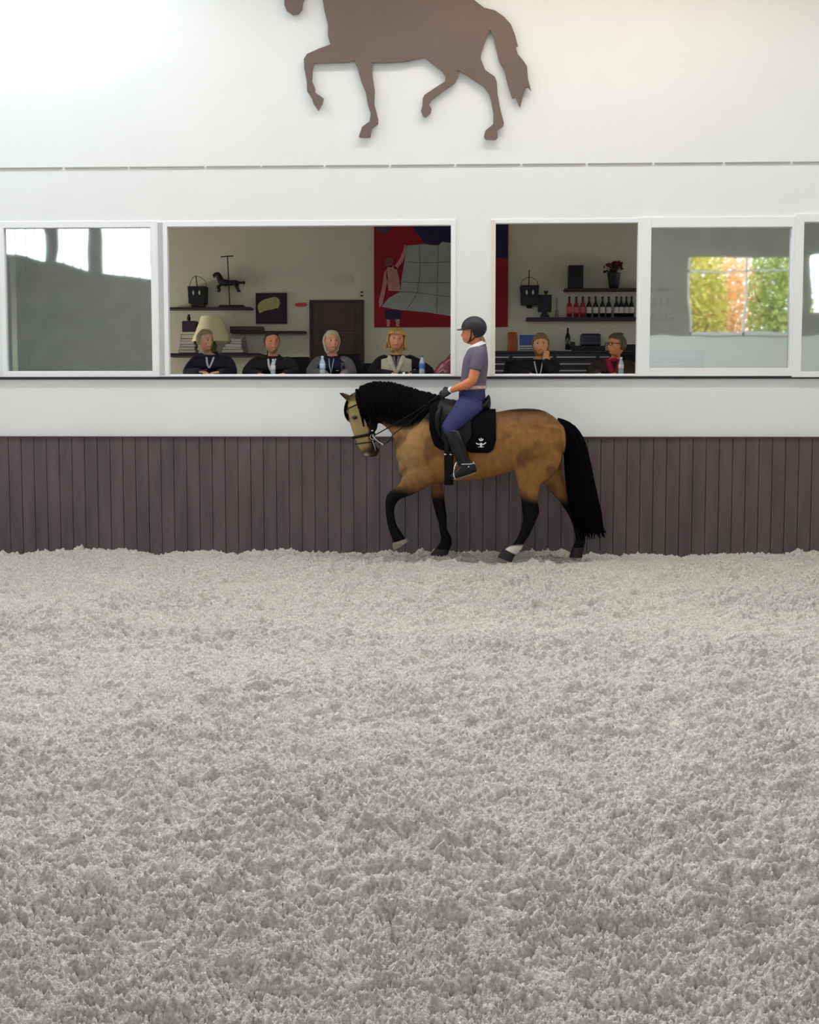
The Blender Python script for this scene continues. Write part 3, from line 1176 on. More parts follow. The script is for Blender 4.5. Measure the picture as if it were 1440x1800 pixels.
def head_frame(yaw, pitch=0.0, roll=0.0):
    """columns: right, forward, up.  yaw 0 looks at the camera (-y), positive turns towards picture right"""
    M = Matrix.Rotation(yaw, 3, 'Z') @ Matrix.Rotation(math.pi, 3, 'Z') @ Matrix.Rotation(roll, 3, 'Y') @ Matrix.Rotation(pitch, 3, 'X')
    return np.array(M)


def add_head(mb, c, M, sc=1.0):
    P = head_shape(HD) * sc
    mb.add(P @ M.T + c, HF)
    for s in (-1, 1):
        Rm = M
        mb.ball(np.array((s * .077, -.008, -.012)) * sc @ M.T + c, np.array((.010, .018, .031)) * sc, rot=Rm)


def skin_color(c, M, sc, skin, lips=(178, 96, 88), brow=(120, 86, 60)):
    def fn(P):
        q = (P - c) @ M / sc
        base = np.tile(np.array(srgb(*skin)), (len(P), 1))
        front = q[:, 1] > .03
        n = perlin(P[:, 0] * 30, P[:, 2] * 30, 5)
        base = base * (1 + .08 * n)[:, None]
        w = np.exp(-(q[:, 0] / .024) ** 2 - ((q[:, 2] + .060) / .007) ** 2) * front
        base = mixc(base, srgb(*lips), np.clip(w * 1.2, 0, 1))
        for s in (-1, 1):
            w = np.exp(-((q[:, 0] - s * .032) / .017) ** 2 - ((q[:, 2] - .031) / .005) ** 2) * front
            base = mixc(base, srgb(*brow), np.clip(w, 0, 1) * .75)
            w = np.exp(-((q[:, 0] - s * .045) / .022) ** 2 - ((q[:, 2] + .025) / .02) ** 2) * front
            base = mixc(base, srgb(214, 124, 104), w * .35)
        return np.clip(base, 0, 1)
    return fn


def add_eyes(parent, c, M, sc):
    for s in (-1, 1):
        g = MB()
        p = np.array((s * .032, .0785, .012)) * sc
        g.mi = 0
        g.ball(p @ M.T + c, np.array((.0120, .0105, .0068)) * sc, rot=M, n=14, m=10)
        g.mi = 1
        g.ball((p + np.array((0, .0085, 0)) * sc) @ M.T + c, np.array((.0068, .0045, .0068)) * sc, rot=M, n=12, m=8)
        g.build('eye', [M_white_e, M_eye], parent, smooth=True)


def hair_cap(mb, c, M, sc=1.0, length=0.0, vol=1.0, hairline=.42, part=0.0, seed=1, side_open=.30, back=1.0):
    """closed hair volume around the skull; length>0 lets it fall below the ears"""
    D = HD.copy()
    P = head_shape(D)
    x, f, z = D.T
    hl = hairline + .10 * np.cos(x * 3)
    az = f / np.sqrt(x * x + f * f + 1e-6)
    face = step(az, side_open - .12, side_open + .12) * (1 - step(z, hl - .10, hl + .10))
    face = np.maximum(face, step(-z, .86, .97) * (f > -.35))
    r = 1 + .13 * vol * (1 - face) - .12 * face
    r += (1 - face) * .035 * vol * perlin(D[:, 0] * 5 + seed, D[:, 2] * 2.5 + D[:, 1] * 5, seed)
    Q = P * r[:, None]
    lowm = (1 - face) * step(-z, .05, .9)
    if length > 0:
        Q[:, 2] -= lowm * length * (.9 + .5 * perlin(D[:, 0] * 7, D[:, 1] * 7, seed + 1))
        Q[:, 0] *= 1 + .25 * lowm * vol
        Q[:, 1] -= .010 * lowm
    else:
        # short: keep it off the neck
        cut = step(-z, .25, .55)
        Q *= (1 - .16 * cut * (1 - face))[:, None]
    mb.add(Q * sc @ M.T + c, HF)


def hair_locks(mb, c, M, sc, n=70, length=0.0, hairline=.42, front=1.38, rad=.0065, lift=1.16, seed=1, end_short=-.30):
    """fine locks combed from the crown over the skull"""
    rnd = random.Random(seed)
    for i in range(n):
        a = rnd.uniform(-math.pi, math.pi)
        isf = abs(a) < front
        z1 = (hairline + rnd.uniform(.0, .12)) if isf else ((-.55 if length > 0 else end_short) + rnd.uniform(-.08, .10))
        pts = []
        K = 5
        for k in range(K):
            z = .93 + (z1 - .93) * k / (K - 1)
            r_ = math.sqrt(max(0, 1 - z * z))
            aa = a + rnd.uniform(-.05, .05)
            d = np.array([[math.sin(aa) * r_, math.cos(aa) * r_, z]])
            pts.append((head_shape(d)[0] * (lift + (.03 if k == 2 else 0))))
        if length > 0 and not isf:
            e = pts[-1].copy(); e[2] -= length * rnd.uniform(.7, 1.3); e[0] *= 1.08
            pts.append(e)
        rr = [rad] * (len(pts) - 1) + [rad * .3]
        mb.tube([p_ * sc @ M.T + c for p_ in pts], rr, n=5, sub=2)


def hand(mb, w, d, n, side, sc=1.0, curl=.5, grow=0.0, spread=1.0, thumb_curl=.4):
    """w wrist, d towards the fingers, n out of the palm, side +1/-1 picks the thumb side"""
    d = nrm(d); n = nrm(n - d * np.dot(n, d)); t = np.cross(d, n) * side      # towards the thumb
    k = sc
    mb.pairs([(w + t * .026 * k, w - t * .026 * k, .017 * k), (w + d * .03 * k + t * .036 * k, w + d * .03 * k - t * .036 * k, .017 * k),
              (w + d * .07 * k + t * .040 * k, w + d * .07 * k - t * .040 * k, .014 * k),
              (w + d * .092 * k + t * .038 * k, w + d * .088 * k - t * .037 * k, .011 * k)], side=n, n=14, sub=3, grow=grow)
    for q, (o, L) in enumerate(((.030, .068), (.010, .077), (-.011, .071), (-.030, .056))):
        p = w + d * .086 * k + t * o * k
        dd = nrm(d + t * o * 2.5 * spread)
        pts = [p - dd * .012 * k]
        a = 0
        cur = p.copy()
        pts.append(cur.copy())
        for seg, fr in enumerate((.45, .31, .24)):
            a += curl * (1.0, 1.15, .8)[seg]
            v = dd * math.cos(a) + n * math.sin(a)
            cur = cur + v * L * fr * k
            pts.append(cur.copy())
        mb.tube(pts, np.array([.0095, .0092, .0084, .0078, .0062]) * k, n=8, sub=2, grow=grow)
    p = w + d * .022 * k + t * .030 * k
    v1 = nrm(d * .55 + t * .8 + n * .25)
    v2 = nrm(d * .9 + t * (.35 - thumb_curl) + n * (.2 + thumb_curl))
    pts = [p - v1 * .01 * k, p, p + v1 * .032 * k, p + v1 * .032 * k + v2 * .028 * k, p + v1 * .032 * k + v2 * .05 * k]
    mb.tube(pts, np.array([.012, .0125, .0105, .0095, .0072]) * k, n=8, sub=2, grow=grow)


# ------------------------------------------------------------------ the rider
M_skin = mat('skin', srgb(214, 160, 128), .5, attr='coat', spec=.35)
M_shirt = mat('grey_violet_shirt', srgb(98, 90, 108), .8, vary=.10, vscale=14, bump=.3, bscale=22)
M_breech = mat('navy_breeches', srgb(42, 44, 92), .8, vary=.10, vscale=10, bump=.2, bscale=30)
M_boot = mat('black_boot', srgb(17, 14, 20), .4, vary=.15, vscale=12, spec=.3)
M_glove = mat('black_glove', srgb(24, 21, 27), .6)
M_helmet = mat('matt_black_helmet', srgb(34, 34, 44), .55)
M_helm2 = mat('black_trim', srgb(16, 14, 20), .35)
M_collar = mat('white_cloth', srgb(236, 236, 240), .8)
M_belt = mat('pale_belt', srgb(186, 168, 158), .6, vary=.3, vscale=60)
M_brownhair = mat('light_brown_hair', srgb(140, 104, 78), .5, vary=.2, vscale=60, stretch=(4, 4, .6))
M_strap = mat('brown_strap', srgb(44, 22, 20), .5)
RD = empty('rider', at(830, 715, YH))
tag(RD, 'person riding the horse in black helmet, grey short-sleeved shirt and navy breeches', 'person')

hc = at(829.5, 586.5, YH)
HM = head_frame(R(-90), R(-3))
hs = 1.0
b = MB()
add_head(b, hc, HM, hs)
b.pairs(PP([(822, 590, 847, 588, .055), (827, 601, 848, 597, .055), (829, 608, 849, 604, .058), (826, 617, 852, 613, .09)]), n=20)
body_t = [(826, 611, 850, 606, .07), (822, 619, 854, 614, .17), (817, 630, 856, 626, .185), (814.5, 643, 856.5, 640, .17),
          (813, 657, 855, 655, .15), (811, 672, 853, 671, .145), (808.5, 686, 851.5, 686, .165), (808, 700, 852, 702, .185), (810, 708, 847, 713, .17)]
b.pairs(PP(body_t), n=28, sub=4, p=2.2)
arm_path = lambda s: ([at(842, 618, YH + s * .155), at(841, 628, YH + s * .20), at(837, 645, YH + s * .225), at(832.5, 661, YH + s * .235),
                       at(829.5, 669.5, YH + s * .235), at(820, 675.5, YH + s * .215), at(806, 681, YH + s * .17), at(791.5, 686.5, YH + s * .115)],
                      [.056, .062, .058, .055, .053, .052, .042, .028])
for s in (-1, 1):
    P, r = arm_path(s)
    b.tube(P, r, n=16, sub=4)
thigh = lambda s: [(at(822, 690, YH + s * .10), at(852, 716, YH + s * .10), .10), (at(806, 703, YH + s * .19), at(845, 722, YH + s * .19), .095),
                   (at(797, 718, YH + s * .27), at(830, 735, YH + s * .27), .085), (at(786, 735, YH + s * .335), at(814, 748, YH + s * .335), .07),
                   (at(778.5, 750, YH + s * .375), at(803, 756, YH + s * .37), .058), (at(783, 762, YH + s * .39), at(806, 763, YH + s * .385), .055)]
shin = lambda s: [(at(782, 758, YH + s * .38), at(807, 757, YH + s * .38), .058), (at(787, 772, YH + s * .40), at(812, 770, YH + s * .40), .062),
                  (at(793, 787, YH + s * .41), at(817, 783, YH + s * .41), .056), (at(800.5, 801, YH + s * .42), at(820.5, 797, YH + s * .42), .045),
                  (at(807, 813, YH + s * .425), at(825, 809, YH + s * .425), .038), (at(809, 823, YH + s * .425), at(832, 819, YH + s * .425), .038)]
foot = lambda s: [(at(830, 813, YH + s * .425), at(835.5, 829, YH + s * .425), .034), (at(818, 812, YH + s * .425), at(825, 834, YH + s * .425), .038),
                  (at(809, 820, YH + s * .43), at(814, 838, YH + s * .43), .040), (at(801, 828, YH + s * .435), at(804, 840, YH + s * .435), .042),
                  (at(795, 834, YH + s * .44), at(797, 841.5, YH + s * .44), .032)]
for s in (-1, 1):
    b.pairs(thigh(s), n=18); b.pairs(shin(s), n=18); b.pairs(foot(s), n=16)
    P, r = arm_path(s)
    wv = P[-1]
    d_ = nrm(np.array((-1, -s * .15, -.48)))
    hand(b, wv, d_, np.array((.1, -s * 1.0, -.6)), s, 1.10, curl=.85, thumb_curl=.6)
b.build('body', M_skin, RD, voxel=.0062, smooth_it=3, color=skin_color(hc, HM, hs, (212, 132, 92)))
add_eyes(RD, hc, HM, hs)

# clothes
def ring_cloth(name, fill, m, voxel=.007, it=4, parent=RD):
    g = MB(); fill(g)
    return g.build(name, m, parent, voxel=voxel, smooth_it=it)


def f_shirt(g):
    g.pairs(PP(body_t[:7]), n=28, sub=4, p=2.2, grow=.012, dome=.2)
    for s in (-1, 1):
        P, r = arm_path(s)
        g.tube(P[:3] + [P[2] * .75 + P[3] * .25], list(np.array(r[:3]) + .014) + [.070], n=16, sub=4)


ring_cloth('shirt', f_shirt, M_shirt)


def f_breech(g):
    g.pairs(PP(body_t[5:]), n=28, sub=4, p=2.2, grow=.009, dome=.3)
    for s in (-1, 1):
        g.pairs(thigh(s), n=20, grow=.010)


ring_cloth('breeches', f_breech, M_breech)
for s in (-1, 1):
    g = MB()
    g.pairs(shin(s), n=20, grow=.011, dome=.1); g.pairs(foot(s), n=18, grow=.010)
    bt = g.build('boot', M_boot, RD, voxel=.006, smooth_it=3)
    g = MB()
    g.pairs([(at(835, 829, YH + s * .425), at(835.5, 834, YH + s * .425), .034), (at(822, 834, YH + s * .43), at(822, 838, YH + s * .43), .04),
             (at(797, 841, YH + s * .44), at(797, 844, YH + s * .44), .036)], n=14)
    g.build('sole', mat('tan_sole', srgb(128, 108, 88), .8), bt, smooth=True)
    g = MB()
    g.tube([at(812, 816, YH + s * .472), at(824, 816, YH + s * .478), at(834, 815, YH + s * .46), at(836, 815, YH + s * .425)], .006, n=7)
    g.ball(at(824, 820.5, YH + s * .474), .009)
    g.ball(at(832.5, 813.5, YH + s * .45), .008)
    g.build('spur', M_steel, bt, smooth=True)
    g = MB()
    P, r = arm_path(s)
    d_ = nrm(np.array((-1, -s * .15, -.48)))
    hand(g, P[-1], d_, np.array((.1, -s * 1.0, -.6)), s, 1.12, curl=.85, grow=.005, thumb_curl=.6)
    gl = g.build('glove', M_glove, RD, voxel=.004, smooth_it=2)
    g = MB()
    g.tube([P[-1] - d_ * .028, P[-1] + d_ * .006], [.036, .034], n=16, sub=2)
    g.build('glove_cuff', M_collar, gl, smooth=True)


def f_collar(g):
    g.pairs(PP([(826.5, 608.5, 849, 598.5, .060), (823.5, 616, 852, 605, .080)]), n=28, sub=4, dome=0, grow=.019)


g = MB(); f_collar(g); g.build('collar', M_collar, RD, smooth=True)
g = MB()
g.pairs(PP([(809.5, 680.5, 853, 678, .155), (808.8, 685.5, 852.5, 683.5, .16)]), n=32, sub=2, dome=0, grow=.022, p=2.2)
bl = g.build('belt', M_belt, RD, smooth=True)
g = MB(); g.ball(at(820, 683.5, YH - .165), (.016, .01, .016)); g.build('belt_buckle', M_steel, bl, smooth=True)

# helmet
g = MB()
Pp = HD.copy()
x_, f_, z_ = Pp.T
Q = np.column_stack([x_ * .118, f_ * .139, z_ * .128])
low = step(-z_, .02, .35)
Q[:, 2] = np.where(z_ < -.05, -.0064 - (np.clip(-z_ - .05, 0, 1)) * np.where(f_ < .15, .135, .014), Q[:, 2])
Q[:, 0] *= 1 - .15 * step(-z_, .2, 1)
Q[:, 1] *= 1 - .12 * step(-z_, .2, 1)
hcen = at(833.5, 576.5, YH)
g.add(Q @ HM.T + hcen, HF)
hel = g.build('helmet', M_helmet, RD, smooth=True)
g = MB()
vis = []
for k in range(15):
    a_ = (k / 14 - .5) * 2.1
    o_ = np.array((math.sin(a_) * .112, math.cos(a_) * .128, -.006))
    ext = .062 * math.cos(a_ / 2.1 * math.pi) ** .7 if k not in (0, 14) else 0
    e_ = np.array((math.sin(a_) * (.112 + ext * .4), math.cos(a_) * .128 + ext, -.012))
    vis.append((o_, e_))
V, F = [], []
for (o_, e_) in vis:
    for p_ in (o_ + (0, 0, .006), e_ + (0, 0, .004), e_ - (0, 0, .004), o_ - (0, 0, .006)):
        V.append(p_ @ HM.T + hcen)
for k in range(14):
    for j in range(4):
        F.append((k * 4 + j, k * 4 + (j + 1) % 4, (k + 1) * 4 + (j + 1) % 4, (k + 1) * 4 + j))
g.add(V, F)
g.build('visor', M_helm2, hel, smooth=True)
g = MB()
for s in (-1, 1):
    g.tube([at(828.5, 580, YH + s * .098), at(828, 592, YH + s * .082), at(825, 600.5, YH + s * .045)], .008, n=7, flat=.5)
    g.tube([at(841, 586, YH + s * .09), at(832, 596, YH + s * .08), at(825, 600.5, YH + s * .045)], .007, n=7, flat=.5)
g.tube([at(825, 600, YH - .05), at(822.5, 603, YH), at(825, 600, YH + .05)], .008, n=7)
g.build('chin_strap', M_strap, hel, smooth=True)
g = MB()
for i in range(40):
    o_ = random.uniform(-.05, .05)
    pts = [at(843 + random.uniform(-3, 4), 593, YH + o_), at(848.5 + random.uniform(-2, 2), 600, YH + o_),
           at(851.5 + random.uniform(-2, 2), 607, YH + o_ * .6), at(854 + random.uniform(-1, 2), 612 + random.uniform(-2, 1), YH + o_ * .3)]
    g.tube(pts, [.012, .012, .009, .003], n=6)
g.tube([at(841, 592, YH), at(849, 602, YH), at(853, 610, YH)], [.05, .035, .012], n=12)
g.build('hair', M_brownhair, RD, smooth=True)
# ------------------------------------------------------------------ clubroom: tables, chairs, people
YS = 15.55
M_chair = mat('charcoal_fabric', srgb(34, 30, 42), .9, vary=.15, vscale=20)
M_chrome = mat('chrome', srgb(170, 170, 175), .3, .9)
M_table = mat('dark_table_top', srgb(40, 32, 36), .35)
TZ = FZ + .77


def table(name, px0, px1, label):
    x0, x1 = at(px0, 600, 15.15)[0], at(px1, 600, 15.15)[0]
    r = empty(name, ((x0 + x1) / 2, 15.15, FZ))
    tag(r, label, 'table')
    g = MB(); g.box(x0, x1, 14.88, 15.36, TZ - .035, TZ); g.build('tabletop', M_table, r, bevel=.004)
    for xx in (x0 + .06, x1 - .06):
        for yy in (14.93, 15.31):
            g = MB(); g.box(xx - .025, xx + .025, yy - .025, yy + .025, FZ, TZ - .035); g.build('leg', M_table, r, bevel=.003)


table('table', 300, 792, 'long dark table behind the sill of the left open window')
table('table', 872, 1118, 'shorter dark table behind the sill of the right open window')


def make_chair(px, top, label, y=16.12, w_=.50):
    x = at(px, 600, y)[0]
    zt = at(px, top, y)[2]
    r = empty('chair', (x, y - .2, FZ))
    tag(r, label, 'chair')
    g = MB(); g.box(x - w_ / 2 + .02, x + w_ / 2 - .02, y - .50, y - .04, FZ + .42, FZ + .49); g.build('seat', M_chair, r, bevel=.02)
    g = MB()
    n = 12
    Rs = []
    for k in range(n + 1):
        v = k / n
        z = FZ + .50 + (zt - FZ - .50) * v
        h_ = w_ / 2 * (1 - .16 * v ** 5)
        a = [(x - h_, y + .05 * v), (x - h_ * .5, y + .035 + .05 * v), (x + h_ * .5, y + .035 + .05 * v), (x + h_, y + .05 * v),
             (x + h_, y + .05 + .05 * v), (x + h_ * .5, y + .08 + .05 * v), (x - h_ * .5, y + .08 + .05 * v), (x - h_, y + .05 + .05 * v)]
        Rs.append(np.array([(p, q, z) for p, q in a]))
    g.rings(Rs)
    g.build('backrest', M_chair, r, bevel=.012)
    for sx in (-1, 1):
        for yy in (y - .46, y + .02):
            g = MB(); g.tube([(x + sx * (w_ / 2 - .05), yy, FZ + .44), (x + sx * (w_ / 2 - .03), yy, FZ)], .013, n=8, sub=1)
            g.build('leg', M_chrome, r, smooth=True)
    return r


make_chair(378, 634, 'charcoal chair behind the person in the dark jacket beside the lamp')
make_chair(512, 627, 'charcoal chair with rounded back, right of the dark-haired person', w_=.52)
make_chair(606, 622, 'tall charcoal chair in front of the brown door', w_=.44)
make_chair(665, 638, 'charcoal chair behind the left arm of the person in the cream vest', w_=.46)
make_chair(915, 634, 'charcoal chair at the left of the right-hand open window', w_=.44)
make_chair(1102, 622, 'charcoal chair behind the person wearing the red scarf', w_=.46)

def cloth(name, col, **k): return mat(name, srgb(*col), .85, vary=.10, vscale=18, bump=.35, bscale=14, **k)


def person(px, py, yaw, label, skin, hairm, hairkw, hands, jacket, collar_fn=None, pitch=0, roll=0, lean=(0, .0), width=1.0,
           elbows=None, body_dx=0, extras=None, inner=None, hsc=1.14, sh_drop=.225):
    c = at(px, py, YS - .10 + lean[1])
    bx = c[0] + body_dx
    r = empty('person', (bx, YS + .1, FZ + .49))
    tag(r, label, 'person')
    M = head_frame(yaw, pitch, roll)
    zs = c[2] - sh_drop
    hipz = FZ + .58
    hy = YS + .08
    sy = YS - .04 + lean[1]
    g = MB()
    add_head(g, c, M, hsc)
    nk = [((c[0], c[1] + .065, c[2] - .05), (c[0], c[1] - .035, c[2] - .08), .058),
          ((c[0], sy + .07, c[2] - .12), (c[0], sy - .03, c[2] - .15), .056),
          ((bx, sy + .08, zs + .055), (bx, sy - .05, zs + .03), .085),
          ((bx, sy + .10, zs + .0), (bx, sy - .08, zs - .02), .15)]
    g.pairs([(np.array(a), np.array(b_), w_) for a, b_, w_ in nk], side=(1, 0, 0), n=20)
    W = width
    tr = [((bx, sy + .08, zs + .035), (bx, sy - .06, zs + .015), .10 * W), ((bx, sy + .10, zs - .005), (bx, sy - .09, zs - .03), .175 * W),
          ((bx, sy + .11, zs - .08), (bx, sy - .11, zs - .10), .19 * W), ((bx, (sy + hy) / 2 + .10, (zs * .62 + hipz * .38)), (bx, (sy + hy) / 2 - .11, (zs * .62 + hipz * .38)), .17 * W),
          ((bx, hy + .10, hipz + .10), (bx, hy - .12, hipz + .10), .165 * W), ((bx, hy + .11, hipz), (bx, hy - .12, hipz - .02), .18 * W)]
    tr = [(np.array(a), np.array(b_), w_) for a, b_, w_ in tr]
    g.pairs(tr, side=(1, 0, 0), n=26, p=2.2)
    arms = []
    for i, s in enumerate((-1, 1)):
        hpx, hpy, hY = hands[i][:3]
        hw_ = at(hpx, hpy, hY)
        S = np.array((bx + s * .175 * W, sy + .01, zs - .035))
        if elbows and elbows[i] is not None:
            E = at(*elbows[i])
        else:
            E = np.array((bx + s * .245 * W, YS - .15, max(TZ + .045, zs - .28)))
        P = [S + np.array((-s * .06, 0, .025)), S, S * .5 + E * .5 + np.array((s * .012, .01, .01)), E, E * .45 + hw_ * .55, hw_]
        arms.append((P, [.050, .056, .047, .042, .038, .026]))
        g.tube(P, arms[-1][1], n=14, sub=4)
        d_ = hands[i][3] if len(hands[i]) > 3 else nrm(nrm(hw_ - E) + np.array((-s * .5, -.3, -.1)))
        n_ = hands[i][4] if len(hands[i]) > 4 else (0, .1, -1)
        hand(g, hw_, np.array(d_, float), np.array(n_, float), hands[i][5] if len(hands[i]) > 5 else -s * 1.0, 1.0, curl=hands[i][6] if len(hands[i]) > 6 else .45)
    # legs under the table
    legs = MB()
    for s in (-1, 1):
        K = np.array((bx + s * .11, YS - .40, FZ + .53))
        for q in (g, legs):
            gr = 0 if q is g else .012
            q.tube([(bx + s * .09, hy, hipz - .01), (bx + s * .10, YS - .15, FZ + .56), K, K + (0, .02, -.06)], [.085, .078, .06, .055], n=14, sub=3, grow=gr)
            q.tube([K + (0, 0, .0), K + (0, .04, -.22), K + (0, .06, -.43)], [.056, .052, .038], n=12, sub=3, grow=gr)
        g.tube([K + (0, .07, -.46), K + (0, -.04, -.49), K + (0, -.13, -.50)], [.038, .036, .025], n=10)
    g.build('body', M_skin, r, voxel=.0075, smooth_it=2, color=skin_color(c, M, hsc, skin))
    legs.pairs(tr[4:], side=(1, 0, 0), n=20, grow=.008)
    legs.build('trousers', cloth('dark_trousers', (36, 34, 44)), r, voxel=.012, smooth_it=2)
    add_eyes(r, c, M, hsc)
    g = MB(); hair_cap(g, c, M, hsc, **hairkw)
    hair_locks(g, c, M, hsc, n=110, length=hairkw.get('length', 0), hairline=hairkw.get('hairline', .42), seed=hairkw.get('seed', 1), lift=1 + .15 * hairkw.get('vol', 1))
    hobj = g.build('hair', hairm, r, smooth=True)

    def top(name, m, arms_on=True, sleeve=1.0, grow=.016, body=True, lo=0):
        q = MB()
        if body:
            q.pairs(tr[lo:5], side=(1, 0, 0), n=26, p=2.2, grow=grow, dome=.2)
        if arms_on:
            for P, ra in arms:
                L_ = P[:-1] + [P[-2] * .12 + P[-1] * .88]
                q.tube(L_, list(np.array(ra[:-1]) + .006) + [.036], n=16, sub=4, grow=grow * .7)
        return q.build(name, m, r, voxel=.009, smooth_it=3)
    ctx = dict(root=r, c=c, M=M, bx=bx, sy=sy, zs=zs, tr=tr, arms=arms, hair=hobj, sc=hsc, W=W)
    jk = top(jacket[0], jacket[1], grow=jacket[2] if len(jacket) > 2 else .018)
    ctx['jacket'] = jk
    ctx['top'] = top
    if extras: extras(ctx)
    return ctx


def collar(ctx, m, name='collar', h=.05, open_=.5, r_=.075, parent=None, th=.012, flare=0.0):
    """stand-up collar, open at the front"""
    g = MB()
    a0, a1 = math.pi * 1.5 + open_, math.pi * 1.5 + 2 * math.pi - open_
    Rs = []
    bx, sy, zs = ctx['bx'], ctx['sy'], ctx['zs']
    for k in range(21):
        a = a0 + (a1 - a0) * k / 20
        fr = (1 - math.cos((k / 20) * 2 * math.pi)) / 2
        c_, s_ = math.cos(a), math.sin(a)
        z0, z1 = zs + .01 - .04 * (1 - fr), zs + .03 + h * (.45 + .55 * fr)
        q = []
        for rr, z in ((r_ + .03, z0), (r_ + .012 + flare, z1), (r_ - th + .012 + flare, z1), (r_ + .03 - th, z0)):
            q.append((bx + c_ * rr * 1.05, sy + .01 + s_ * rr, z))
        Rs.append(np.array(q))
    g.rings(Rs)
    return g.build(name, m, parent or ctx['jacket'], smooth=True)


def chest_pt(ctx, x, v, off):
    """point on the chest front: x metres from the middle, v metres below the shoulder line"""
    W = ctx['W']
    fy = ctx['sy'] - .085 - .03 * min(1, v / .1)
    hw_ = .19 * W
    y = ctx['sy'] + (fy - ctx['sy'] - .02) * math.sqrt(max(0, 1 - (x / hw_) ** 2)) - off
    return np.array((ctx['bx'] + x, y, ctx['zs'] - .01 - v))


def v_neck(ctx, m, name, depth=.16, wid=.06, rad=.012, off=.012, parent=None, flat=.5):
    g = MB()
    for s in (-1, 1):
        g.tube([chest_pt(ctx, s * wid, -.03, off - .03), chest_pt(ctx, s * wid * .6, depth * .45, off), chest_pt(ctx, s * .004, depth, off)],
               [rad, rad, rad * .7], n=8, sub=4, flat=flat)
    return g.build(name, m, parent or ctx['jacket'], smooth=True)


def patch(ctx, pts, m, name, off=.024, parent=None, th=.006):
    """cloth panel on the chest, pts rows (x, v)"""
    g = MB()
    C = [chest_pt(ctx, x, v, off) for x, v in pts]
    B = [p + np.array((0, .03, 0)) for p in C]
    n = len(C)
    c0 = np.mean(C, axis=0)
    g.add(C + B + [c0], [(i, (i + 1) % n, 2 * n) for i in range(n)] + [(i, i + n, (i + 1) % n + n, (i + 1) % n) for i in range(n)] + [tuple(range(2 * n - 1, n - 1, -1))])
    return g.build(name, m, parent or ctx['jacket'], smooth=False)


def swoosh(ctx, x, v, m, s=1.0):
    g = MB()
    P = [(-.028, -.004), (-.020, .008), (-.004, .010), (.030, -.012), (0, .003), (-.016, .001)]
    C = [chest_pt(ctx, x + a * s, v + b_ * s, .030) for a, b_ in P]
    B = [p + np.array((0, .012, 0)) for p in C]
    n = len(C)
    g.add(C + B, [tuple(range(n)), tuple(range(2 * n - 1, n - 1, -1))] + [(i, i + n, (i + 1) % n + n, (i + 1) % n) for i in range(n)])
    g.build('logo', m, ctx['jacket'])


def zipper(ctx, m, v0, v1, x=0.0, rad=.004, name='zip'):
    g = MB(); g.tube([chest_pt(ctx, x, v0, .024), chest_pt(ctx, x, (v0 + v1) / 2, .026), chest_pt(ctx, x, v1, .026)], rad, n=6)
    g.build(name, m, ctx['jacket'], smooth=True)


M_lblond = mat('ash_blond_hair', srgb(152, 136, 106), .55, vary=.2, vscale=50, stretch=(3, 3, .5), bump=.4, bscale=60)
M_blonde = mat('pale_blonde_hair', srgb(206, 190, 168), .5, vary=.2, vscale=50, stretch=(3, 3, .5), bump=.4, bscale=60)
M_dkbr = mat('dark_brown_hair', srgb(44, 28, 26), .5, vary=.2, vscale=50, bump=.4, bscale=60)
M_gold = mat('golden_blonde_hair', srgb(196, 160, 100), .5, vary=.35, vscale=40, stretch=(3, 3, .6), bump=.5, bscale=50)
M_mous = mat('mousy_hair', srgb(134, 104, 66), .5, vary=.3, vscale=50, stretch=(3, 3, .5), bump=.4, bscale=60)
M_greyh = mat('grey_brown_hair', srgb(96, 84, 60), .55, vary=.3, vscale=60, bump=.5, bscale=70)
M_navy = cloth('navy_jacket_cloth', (34, 32, 52))
M_blackj = cloth('black_padded_cloth', (32, 30, 38))
M_navy2 = cloth('navy_top_cloth', (28, 28, 62))
M_grey = cloth('grey_vest_cloth', (112, 108, 116))
M_cream = cloth('cream_vest_cloth', (214, 208, 186))
M_dark = cloth('black_cloth', (22, 18, 30))
M_brownj = cloth('brown_coat_cloth', (62, 46, 38))
M_red = cloth('crimson_scarf_cloth', (170, 24, 56))
M_wht = mat('white_knit', srgb(222, 218, 220), .8)
M_zip = mat('pale_zip', srgb(190, 190, 205), .4)

# 1 - dark jacket, looking right, hands on the table with a pen
def ex1(ctx):
    collar(ctx, M_navy, h=.055, open_=.45)
    v_neck(ctx, M_wht, 'shirt_neckline', depth=.10, wid=.045, rad=.012)


p1 = person(361, 599, R(48), 'person in a dark navy zip jacket with short ash-blond hair looking right, beside the lampshade',
            (206, 158, 128), M_lblond, dict(length=0, vol=.7, hairline=.56, side_open=.06, seed=3), [(352, 654, 15.18), (384, 655, 15.18)],
            ('jacket', M_navy, .020), extras=ex1, pitch=R(-4), body_dx=.06, width=1.12)
p1['root']['label'] = 'person in dark navy jacket with short blond hair, turned right in front of the lampshade'


def ex2(ctx):
    collar(ctx, M_blackj, h=.06, open_=.5, flare=.008)
    v_neck(ctx, M_wht, 'shirt_neckline', depth=.12, wid=.045, rad=.013)
    zipper(ctx, M_zip, .12, .30)
    swoosh(ctx, -.135, .12, M_wht, 1.0)
    g = MB()
    for i in range(10):
        q = ctx['c'] + np.array((-.03 + random.uniform(-.02, .02), .11, -.02 + random.uniform(-.02, .02)))
        g.tube([q, q + (-.02, .03, -.06), q + (-.03, .02, -.14)], [.02, .016, .004], n=6)
    g.build('ponytail', M_dkbr, ctx['hair'], smooth=True)


